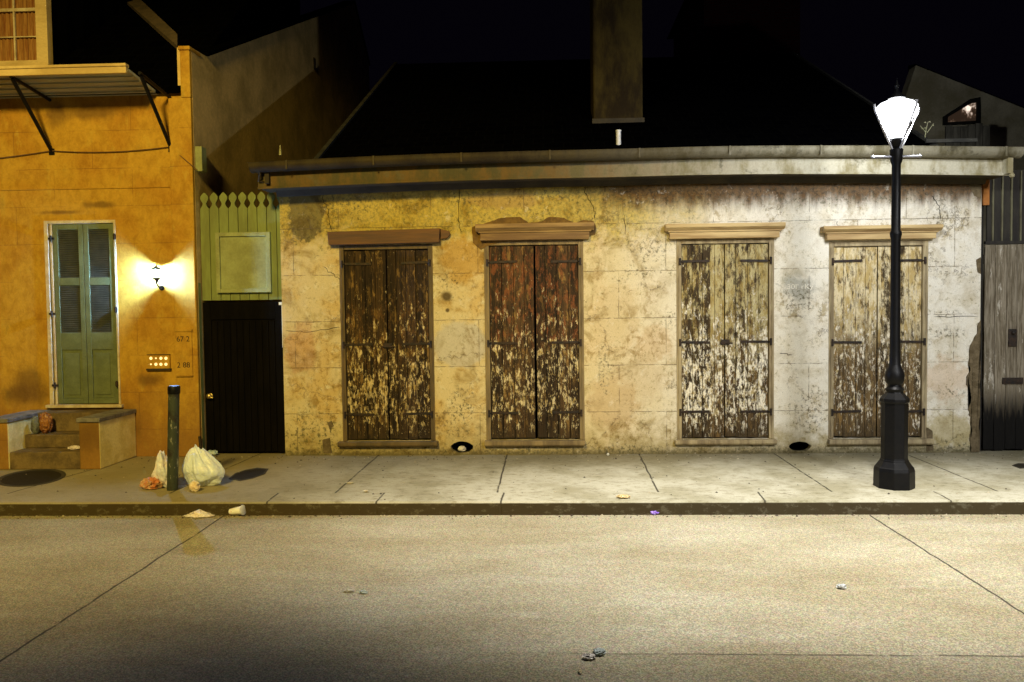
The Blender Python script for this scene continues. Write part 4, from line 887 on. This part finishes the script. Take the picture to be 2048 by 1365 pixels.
b = MB(); b.box(a.x, c.x, 3.431, 3.47, 3.4, 3.5); b.build('rail', M['dark_boards'], rfz)
# far brick house, barely visible
fy = 13.0; a, c = W(1408, 60, fy), W(1600, 152, fy)
fb = thing('brick_building', 'very dark red brick building barely visible in the night beyond the chimney', 'house', ((a.x+c.x)/2, fy, 0))
b = MB(); b.box(a.x, c.x, fy, fy+5, 0, 10.5)
nb_ = NT('dark_red_brick'); br = nb_.t.nodes.new('ShaderNodeTexBrick'); nb_.put(br.inputs['Vector'], nb_.vec(nb_.x, nb_.z, 0.0)); br.inputs['Scale'].default_value = 1; br.inputs['Brick Width'].default_value = .22; br.inputs['Row Height'].default_value = .075; br.inputs['Mortar Size'].default_value = .01
br.inputs['Color1'].default_value = (.10, .012, .010, 1); br.inputs['Color2'].default_value = (.07, .010, .008, 1); br.inputs['Mortar'].default_value = (.05, .03, .025, 1)
nb_.bsdf(br.outputs['Color'], .9); b.build('wall', nb_.mat, fb)
b = MB(); b.prism_xz([(a.x-.2, 10.5), (c.x+.2, 10.5), ((a.x+c.x)/2, 12.0)], fy-.2, fy+5.2); b.build('roof', M['slate'], fb)

# ================================================================== STREET LAMP
base = G(1788, 974, 0); LPX, LPY = base.x, base.y
lamp = thing('street_lamp', 'tall black street lamp with a glowing lantern standing by the kerb', 'street lamp', (LPX, LPY, 0))
def LZf(py): return W(1787, py, LPY).z
px = (LPY+8.8)/F
def pr(r, py): return (r*px, LZf(py))
b = MB(); b.lathe([(38*px, .001), pr(38, 968), pr(37.5, 940), pr(36, 934), pr(34, 932), pr(27, 922), pr(26, 918)], (LPX, LPY, 0), 8, 0, False, R(22.5)); pd = b.build('base', M['black_metal'], lamp, bevel=.006)
b = MB(); b.lathe([pr(25.5, 920), pr(24.5, 915), pr(24.5, 806), pr(27, 803), pr(27, 797), pr(23, 793), pr(16, 786), pr(15, 782)], (LPX, LPY, 0), 8, 0, False, R(22.5)); b.build('pedestal', M['black_metal'], lamp, bevel=.004)
b = MB(); b.lathe([pr(15, 784), pr(17, 778), pr(13, 773), pr(12, 770), pr(16, 765), pr(18, 752), pr(16, 742), pr(12, 734), pr(10.5, 728), pr(9.5, 700), pr(8.8, 480), pr(11, 470), pr(11, 466), pr(8.6, 462), pr(8.2, 330), pr(11, 322), pr(12, 306), pr(12.5, 300), pr(9, 298)], (LPX, LPY, 0), 24); b.build('post', M['black_metal'], lamp)
b = MB(); z = LZf(314); b.tube([(LPX-45*px, LPY, z), (LPX+45*px, LPY, z)], 2.6*px, 10); b.lathe([(0.001, -4.5*px), (4.5*px, 0), (0.001, 4.5*px)], (LPX-45*px, LPY, z), 10); b.lathe([(0.001, -4.5*px), (4.5*px, 0), (0.001, 4.5*px)], (LPX+45*px, LPY, z), 10)
b.build('ladder_rest', simple('light_metal', (.35, .35, .38), (.25, .25, .28), 10, .4, .5), lamp)
lbm = simple('lantern_frame_metal', (.5, .5, .52), (.35, .35, .37), 10, .5, .5)
for k in range(4):
    a = R(18)+k*math.pi/2; c_, s_ = math.cos(a), math.sin(a)
    b = MB(); b.tube([(LPX+9*px*c_, LPY+9*px*s_, LZf(300)), (LPX+30*px*c_, LPY+30*px*s_, LZf(262)), (LPX+50*px*c_, LPY+50*px*s_, LZf(224)), (LPX+52*px*c_, LPY+52*px*s_, LZf(213))], 2.2*px, 8); b.build('lantern_bar', lbm, lamp)
b = MB(); b.lathe([(16*px, LZf(198)), (15*px, LZf(195)), (6*px, LZf(186)), (3*px, LZf(178)), (5*px, LZf(172)), (2*px, LZf(166)), (.001, LZf(158))], (LPX, LPY, 0), 12)
b.build('lantern_cap', M['black_metal'], lamp)
b = MB(); b.lathe([pr(7, 300), pr(10, 292), pr(15, 283), pr(15, 279), pr(6, 278)], (LPX, LPY, 0), 16); b.build('burner', M['black_metal'], lamp)
b = MB(); b.lathe([pr(11, 276), pr(17, 263), pr(27, 243), pr(37, 223), pr(38, 215), pr(31, 207), pr(19, 202), pr(3, 200)], (LPX, LPY, 0), 20)
n = NT('lamp_glow'); e1 = n.t.nodes.new('ShaderNodeEmission'); e1.inputs[0].default_value = (.95, .98, 1, 1); e1.inputs[1].default_value = 2.6
e2 = n.t.nodes.new('ShaderNodeBsdfTransparent'); e2.inputs[0].default_value = (.85, .85, .85, 1); e3 = n.t.nodes.new('ShaderNodeAddShader'); n.t.links.new(e1.outputs[0], e3.inputs[0]); n.t.links.new(e2.outputs[0], e3.inputs[1]); n.t.links.new(e3.outputs[0], n.out.inputs[0])
gl = b.build('globe', n.mat, lamp)

# ================================================================== BOLLARD
q = G(345, 980, 0); bx_, by_ = q.x, q.y; k = (by_+8.8)/F; tz = W(347, 772, by_).z
bo = thing('bollard', 'leaning dark weathered metal bollard between two white trash bags', 'bollard', (bx_, by_, 0))
n = NT('chipped_bollard_paint'); a = n.noise(22, 7, .7, n.scl(n.pos, (1.5, 1, .5))); c = n.mix((0.035, 0.045, 0.03), (0.30, 0.30, 0.24), n.ss(a, .57, .64)); c = n.mix(c, (.02, .018, .012), n.ss(n.noise(9), .5, .65)); bm_ = n.bsdf(c, .55, 0, n.bump(a, .4, .004))
b = MB(); r = 11.0*k; tx = (W(348, 772, by_).x-bx_)
def lz(z): return Vector((bx_+tx*z/tz, by_, z))
n_ = 20; ax = Matrix.Identity(3); ax[0][2] = tx/tz
b.lathe([(r, .001), (r, tz-.075)], (bx_, by_, 0), n_, axis=ax); b.build('post', bm_, bo)
b = MB(); b.lathe([(r*1.06, tz-.074), (r*1.12, tz-.065), (r*1.12, tz-.012), (r*1.0, tz), (.001, tz+.002)], (bx_, by_, 0), n_, axis=ax); b.build('cap', M['black_metal'], bo)

# ================================================================== LITTER
def crumple(name, c, size, mats, seed, sub=4, amp=.25, sharp=1.0, shape=None, base_z=0.0, rot=0.0, smooth=False):
    bm = bmesh.new(); bmesh.ops.create_icosphere(bm, subdivisions=sub, radius=1)
    o = Vector((seed*3.1, seed*1.7, seed*.9))
    for v in bm.verts:
        p = v.co.copy(); d = 0; fr_ = 1.6; a_ = 1
        if smooth:
            d = .7+noise.noise(p*1.15+o)*1.5+.55*(.5-abs(noise.noise(Vector((p.x*2.3, p.y*2.3, p.z*.9))+o))*2)+.22*(.5-abs(noise.noise(Vector((p.x*5, p.y*5, p.z*1.8))+o))*2)
        else:
          for k in range(4): d += a_*(1-2*abs(noise.noise(p*fr_+o))) ; fr_ *= 2.0; a_ *= .48
        q = p*(1+amp*(d-.7)*sharp)
        if shape: q = shape(q)
        v.co = Vector((q.x*size[0], q.y*size[1], q.z*size[2]))
    bm.transform(Matrix.Rotation(rot, 4, 'Z'))
    zmin = min(v.co.z for v in bm.verts)
    for v in bm.verts: v.co.z = max(v.co.z-zmin*.88, 0.002)
    me = bpy.data.meshes.new(name); bm.to_mesh(me); bm.free()
    for mm in mats if isinstance(mats, (list, tuple)) else [mats]: me.materials.append(mm)
    for p in me.polygons: p.use_smooth = True
    me.set_sharp_from_angle(angle=R(45))
    ob = bpy.data.objects.new(name, me); COL.objects.link(ob); ob.location = (c[0], c[1], base_z); return ob
def plast(name, c1, c2, sc=7, tr=.25):
    n = NT(name); a = n.noise(sc, 6, .7)
    q = n.t.nodes.new('ShaderNodeVectorMath'); q.operation = 'ADD'; k = n.t.nodes.new('ShaderNodeVectorMath'); k.operation = 'SCALE'; n.put(k.inputs[0], n.noise(9, 4, .6, col=True)); k.inputs['Scale'].default_value = .18
    n.put(q.inputs[0], n.pos); n.put(q.inputs[1], k.outputs[0]); e = n.vor(16, q.outputs[0], 'DISTANCE_TO_EDGE'); e2 = n.vor(38, q.outputs[0], 'DISTANCE_TO_EDGE')
    h = n.add(n.ss(e, 0, .35), n.mul(n.ss(e2, 0, .5), .12 if sc < 10 else .4))
    n.bsdf(n.mix(c1, c2, n.ss(a, .42, .62)), .28, 0, n.bump(h, .35 if sc < 10 else .8, .012), spec=.5)
    if sc < 10:
        bs = n.out.inputs[0].links[0].from_node; tl = n.t.nodes.new('ShaderNodeBsdfTranslucent'); n.put(tl.inputs[0], (c1)); mx = n.t.nodes.new('ShaderNodeMixShader'); mx.inputs[0].default_value = .12
        n.t.links.new(bs.outputs[0], mx.inputs[1]); n.t.links.new(tl.outputs[0], mx.inputs[2]); n.t.links.new(mx.outputs[0], n.out.inputs[0])
    return n.mat
white_bag = plast('thin_white_plastic', (.80, .90, 1.0), (.84, .88, .95))
pink_bag = plast('pinkish_white_plastic', (.84, .88, .98), (.80, .70, .70), 9)
orange = plast('orange_peel', (.55, .19, .06), (.60, .42, .26), 16)
paper = plast('white_paper', (.90, .84, .84), (.82, .70, .68), 11)
def sh_big(q):
    t = max(q.z, 0); k = 1-.42*t-.25*t*t
    return Vector((q.x*k-.32*t+.12*max(0, .3-q.z)*(1 if q.x > 0 else 0), q.y*k, q.z*(1.12 if q.z > 0 else .7)))
q = G(395, 978, 0); o = crumple('trash_bag', (q.x, q.y+.12), (.165, .14, .21), white_bag, 2, 5, .22, 1, sh_big, smooth=True); tag(o, 'bulging white plastic trash bag right of the bollard', 'trash bag')
q = G(322, 980, 0); o = crumple('trash_bag', (q.x-.01, q.y+.10), (.095, .10, .165), pink_bag, 5, 5, .34, 1, lambda q: Vector((q.x*(1-.35*q.z), q.y, q.z*(1.15 if q.z > 0 else .7))), smooth=True); tag(o, 'smaller pinkish torn trash bag left of the bollard', 'trash bag')
q = G(300, 980, 0); o = crumple('food_scraps', (q.x, q.y+.03), (.085, .05, .045), orange, 8, 4, .45); tag(o, 'orange food scraps spilled beside the small pinkish bag', 'food scraps')
q = G(388, 983, 0); o = crumple('food_wrapper', (q.x+.01, q.y-.01), (.04, .03, .045), plast('tan_wrapper', (.85, .78, .62), (.75, .58, .40)), 11, 3, .4); tag(o, 'small tan wrapper at the foot of the bulging white bag', 'wrapper')
# cup
q = G(476, 1030, -.112); cp = thing('paper_cup', 'white paper cup with pink print lying in the gutter against the kerb', 'cup', (q.x, q.y-.035, -.112))
n = NT('printed_cup'); a = n.noise(28, 5, .6); cm = n.bsdf(n.mix((.88, .88, .88), (.66, .26, .22), n.ss(a, .54, .60)), .45)
axm = Matrix.Rotation(R(80), 3, 'Y'); axm = Matrix.Rotation(R(-14), 3, 'Z')@axm
b = MB(); b.lathe([(.024, -.06), (.026, -.055), (.036, .058), (.040, .060), (.039, .066), (.033, .062), (.023, -.05)], (q.x, q.y-.035, -.070), 20, axis=axm); b.build('cup_body', cm, cp)
b = MB(); b.lathe([(.041, .060), (.043, .064), (.043, .070), (.036, .073), (.001, .073)], (q.x, q.y-.035, -.070), 20, axis=axm); b.build('lid', M['plastic'], cp)
q = G(401, 1032, -.112); o = crumple('napkin', (q.x, q.y-.03), (.115, .05, .045), paper, 14, 4, .28, 1, lambda q: Vector((q.x, q.y, q.z*(1 if q.z > 0 else .2)*(1-.75*abs(q.x)))), -.112); tag(o, 'flat crumpled pale pink napkin on the road beside the kerb, left of the paper cup', 'napkin')
SC_ = .62
for (px_, py_, s, cc, lb, cat, nm) in [
    (698, 1185, (.045, .022, .012), ((.70, .68, .58), (.4, .36, .3)), 'left half of a torn pale plastic scrap on the road, below the first shutters', 'scrap', 'plastic_scrap'),
    (727, 1188, (.035, .018, .014), ((.62, .70, .66), (.3, .36, .3)), 'bluish bit of torn plastic on the road, right beside the pale scrap', 'scrap', 'plastic_scrap'),
    (1684, 1178, (.045, .025, .020), ((.85, .88, .86), (.35, .36, .34)), 'crushed white scrap on the brightly lit road left of the right-hand seam', 'scrap', 'plastic_scrap'),
    (1178, 1319, (.045, .03, .018), ((.78, .72, .62), (.2, .17, .14)), 'crushed pinkish scrap near the bottom edge of the road', 'scrap', 'plastic_scrap'),
    (1199, 1310, (.042, .035, .022), ((.46, .52, .48), (.24, .28, .26)), 'greenish crushed scrap near the bottom of the road', 'scrap', 'plastic_scrap'),
    (1160, 1346, (.012, .03, .010), ((.62, .52, .30), (.5, .4, .2)), 'thin curled straw-coloured bit at the bottom edge of the road', 'scrap', 'dry_leaf'),
    (1309, 1030, (.055, .025, .025), ((.16, .05, .55), (.45, .3, .8)), 'purple crumpled foil in the gutter against the kerb', 'foil', 'foil_wrapper')]:
    q = G(px_, py_, -.112); m_ = plast('scrap_'+str(px_), cc[0], cc[1], 40); o = crumple(nm, (q.x, q.y), tuple(k*SC_ for k in s), m_, px_*.01, 3, .5, 1, None, -.112); tag(o, lb, cat)
for (px_, py_, s, cc, lb, nm, cat) in [
    (1247, 997, (.05, .035, .012), ((.75, .58, .28), (.5, .36, .14)), 'yellow fallen leaf on the kerb stones below the plaster patch', 'dry_leaf', 'leaf'),
    (425, 912, (.05, .03, .03), ((.42, .58, .66), (.6, .66, .7)), 'pale blue crumpled wrapper at the foot of the black door', 'food_wrapper', 'wrapper'),
    (732, 985, (.022, .02, .008), ((.8, .76, .6), (.6, .5, .3)), 'small pale fleck of paper on the sidewalk below the brown shutters', 'paper_scrap', 'scrap'),
    (1216, 912, (.012, .012, .012), ((.8, .78, .7), (.7, .7, .6)), 'tiny white pellet of paper at the foot of the cottage wall', 'paper_scrap', 'scrap'),
    (700, 968, (.03, .02, .006), ((.7, .66, .5), (.6, .5, .3)), 'flat torn paper bit on the middle of the sidewalk below the brown shutters', 'paper_scrap', 'scrap')]:
    q = G(px_, py_, 0); m_ = plast('bit_'+str(px_), cc[0], cc[1], 40); o = crumple(nm, (q.x, q.y), s, m_, px_*.013, 3, .4, 1, None, .003); tag(o, lb, cat)
q = W(925, 904, .12); o = crumple('paper_cup', (q.x, .06), (.045, .03, .03), plast('vent_cup', (.85, .85, .82), (.6, .56, .5), 12), 31, 3, .2, 1, None, max(.03, vents[0][1]-.06)); tag(o, 'crushed white cup pushed into the oval wall vent between the first two shuttered openings', 'cup')
# on the stoop
o = crumple('paper_bag', (FX(90, -.40)-.0, -.38), (.06, .05, .10), plast('orange_paper', (.36, .15, .035), (.12, .03, .012), 16), 21, 4, .35, 1, None, z2s+.001); tag(o, 'crumpled orange paper bag on the upper step against the left cheek wall', 'paper bag')
o = crumple('bottle_sleeve', (FX(72, -.42), -.42), (.045, .045, .10), plast('grey_sleeve', (.16, .18, .14), (.10, .1, .08), 12), 23, 3, .15, 1, None, z2s+.001); tag(o, 'grey-green sleeve standing left of the orange bag on the upper step', 'bottle sleeve')
o = crumple('paper_scrap', (FX(148, -.60), -.60), (.055, .04, .02), paper, 25, 4, .3, 1, None, z1s+.001); tag(o, 'white crumpled napkin on the lowest step beside the right cheek wall', 'napkin')
# small stray grit and leaves along the gutter and on the pavement (a scatter nobody would count)
b = MB(); rnd = random.Random(11)
for k in range(1300):
    u = rnd.random()
    if u < .45: x, y, z = rnd.uniform(-6, 6), KF-.012-abs(rnd.gauss(0, .05)), -.111
    elif u < .8: x, y, z = rnd.uniform(-6, 6), -abs(rnd.gauss(0, .25))-.02, .001
    else: x, y, z = rnd.uniform(-6, 6), rnd.uniform(KF+.05, -.05), .003
    s = rnd.uniform(.003, .011)*(1.6 if rnd.random() < .12 else 1); a = rnd.uniform(0, 6.28)
    P = [Vector((x+s*math.cos(a+t)*rnd.uniform(.6, 1.2), y+s*math.sin(a+t)*rnd.uniform(.6, 1.2), z)) for t in (0, 1.57, 3.14, 4.71)]
    b.mesh(P+[Vector((x, y, z+s*.7))], [(0, 1, 4), (1, 2, 4), (2, 3, 4), (3, 0, 4)], 0 if rnd.random() < .6 else 1)
struct(b.build('grit', [simple('dark_grit', (.07, .05, .03), (.04, .03, .02), 20), simple('pale_grit', (.5, .44, .3), (.35, .3, .2), 20)]), 'stuff')
# covers let into the pavement
def cover(name, pts, lab, cat, mat):
    P = [G(x, y, .004) for x, y in pts]; b = MB(); n_ = len(P)
    c = sum(P, Vector())/n_; I = [c.lerp(p, .90) for p in P]; I2 = [c.lerp(p, .87) for p in P]; b.mesh([(p.x, p.y, .006) for p in P]+[(p.x, p.y, .0008) for p in P]+[(p.x, p.y, .006) for p in I], [(i, (i+1) % n_, n_+(i+1) % n_, n_+i) for i in range(n_)]+[(i, (i+1) % n_, 2*n_+(i+1) % n_, 2*n_+i) for i in range(n_)])
    b.mesh([(p.x, p.y, .006) for p in I]+[(p.x, p.y, .0015) for p in I2], [(i, (i+1) % n_, n_+(i+1) % n_, n_+i) for i in range(n_)], 0); b.mesh([(p.x, p.y, .0016) for p in I2], [list(range(n_))], 1)
    return tag(b.build(name, [mat, coverp]), lab, cat)
n = NT('cast_cover_pattern'); k_ = n.t.nodes.new('ShaderNodeTexChecker'); k_.inputs['Scale'].default_value = 22; n.put(k_.inputs[0], n.pos); coverp = n.bsdf(n.mix((.014, .012, .009), (.03, .025, .015), n.noise(20)), .75, .2, n.bump(k_.outputs[1], .7, .006), spec=.2)
iron2 = simple('worn_cover_iron', (0.04, 0.036, 0.025), (0.065, 0.055, 0.035), 12, .8, .2, .5, 60)
q = G(50, 957, 0); N = 36
P = [(62+70*math.cos(t), 956+16*math.sin(t)-(62+70*math.cos(t)-62)*.10) for t in [2*math.pi*k/N for k in range(N)]]
cover('utility_cover', P, 'large round dark iron cover in the sidewalk in front of the stoop', 'manhole cover', iron2)
cover('utility_cover', [(457, 958), (470, 947), (492, 940), (515, 936), (537, 938), (530, 948), (505, 957), (480, 962)], 'small dark lens-shaped cover in the sidewalk right of the white bag', 'manhole cover', iron2)
cover('utility_cover', [(2024, 931), (2036, 927), (2062, 928), (2066, 935), (2040, 937)], 'dark cover in the sidewalk at the right edge by the plank gate', 'manhole cover', iron2)
a, c = G(404, 916, 0), G(440, 926, 0); b = MB(); b.hexa([a+Vector((0, .02, .002)), a+Vector((0, -.02, .002)), c+Vector((0, -.015, .002)), c+Vector((0, .02, .002)), a+Vector((0, .02, .02)), a+Vector((0, -.02, .02)), c+Vector((0, -.015, .015)), c+Vector((0, .02, .015))]); tag(b.build('door_stop', M['iron'], bevel=.003), 'short dark bar lying on the sidewalk at the foot of the black door', 'bar')
b = MB(); p0_, p1_ = W(403, 872, -.03), W(406, 912, -.03); b.tube([(p0_.x-.01, -.065, p0_.z), (p0_.x+.005, -.07, (p0_.z+p1_.z)/2), (p1_.x, -.075, .01)], [.014, .018, .012], 8); tag(b.build('drain_stub', M['iron']), 'short rusty pipe stub at the foot of the ochre corner beside the black door', 'pipe')
# weeds on the roof edge
for i, (px_, py_, hpx) in enumerate([(1850, 280, 30)]):
    X = RX1; r_ = ray(px_, py_); t = X/r_.x; p = CAM+r_*t; p = Vector((X, p.y, rp(X, max(p.y, ey+.02))[2]+.03)); s = hpx*(p.y+8.8)/F
    b = MB(); b.tube([p, p+Vector((.01, 0, s*.5)), p+Vector((.03, 0, s))], [.006, .005, .003], 6); b.tube([p+Vector((.005, 0, s*.35)), p+Vector((-.05, 0, s*.75))], [.004, .003], 6); b.tube([p+Vector((.02, 0, s*.3)), p+Vector((.09, 0, s*.9))], [.005, .003], 6)
    for t in range(5): u = p+Vector((random.uniform(-.04, .08), random.uniform(-.02, .02), s*random.uniform(.4, 1))); b.face([u, u+Vector((.025, .01, .012)), u+Vector((.03, 0, -.008))])
    tag(b.build('weed', simple('dry_weed_%d' % i, (.30, .28, .17), (.2, .2, .1), 20)), ['forked dry weed on the cottage roof edge just right of the lantern', 'dry weed on the sloping roof edge just left of the lantern', 'highest thin dry weed on the sloping roof edge, far left of the lantern'][i], 'weed')
q = W(558, 300, -.35); b = MB(); b.lathe([(.001, 0), (.016, .004), (.015, .05), (.009, .075), (.006, .11), (.001, .112)], (q.x+.03, -.40, W(558, 312, -.40).z), 10); tag(b.build('small_bottle', simple('dull_bottle', (.22, .21, .10), (.14, .14, .06), 12, .3)), 'little bottle standing on the left end of the cottage gutter', 'bottle')

# ================================================================== SKY AND LIGHT
w = bpy.data.worlds.new('World'); S.world = w; w.use_nodes = True; nt = w.node_tree
bg = nt.nodes['Background']; sky = nt.nodes.new('ShaderNodeTexSky'); sky.sky_type = 'NISHITA'; sky.sun_disc = False; sky.sun_elevation = R(-6); sky.sun_rotation = R(180)
mixn = nt.nodes.new('ShaderNodeMix'); mixn.data_type = 'RGBA'; mixn.blend_type = 'ADD'; mixn.inputs[0].default_value = 1
nt.links.new(sky.outputs[0], mixn.inputs[6]); mixn.inputs[7].default_value = (.018, .013, .034, 1); nt.links.new(mixn.outputs[2], bg.inputs[0]); bg.inputs[1].default_value = .06
def spot(name, loc, target, power, col, ang, blend, rad, sx=1.0):
    l = bpy.data.lights.new(name, 'SPOT'); l.energy = power; l.color = col; l.spot_size = R(ang); l.spot_blend = blend; l.shadow_soft_size = rad
    o = bpy.data.objects.new(name, l); COL.objects.link(o); o.location = loc; d = Vector(target)-Vector(loc); o.rotation_euler = d.to_track_quat('-Z', 'Y').to_euler(); o.scale = (sx, 1, 1); return o
spot('sodium_street_light', (-2.9, -11, 7.0), (-4.6, 0, 1.4), 5500, (1.0, .74, .19), 52, .75, .6, 1.45)
spot('overhead_street_light', (2.3, -4.4, 8.2), (2.3, -3.0, 0), 6300, (1.0, .965, .91), 40, 1.0, .3, 1.75)
spot('opposite_street_light', (5.2, -12, 6.2), (3.5, 0, 1.3), 3900, (.97, .98, 1.0), 40, .8, .9, 1.15)
pl_ = bpy.data.lights.new('lantern_light', 'POINT'); pl_.energy = 125; pl_.color = (.95, .98, 1.0); pl_.shadow_soft_size = .045
po_ = bpy.data.objects.new('lantern_light', pl_); COL.objects.link(po_); po_.location = (LPX, LPY, LZf(238))
S.view_settings.view_transform = 'Standard'; S.view_settings.look = 'None'; S.view_settings.exposure = 0; S.view_settings.gamma = 1
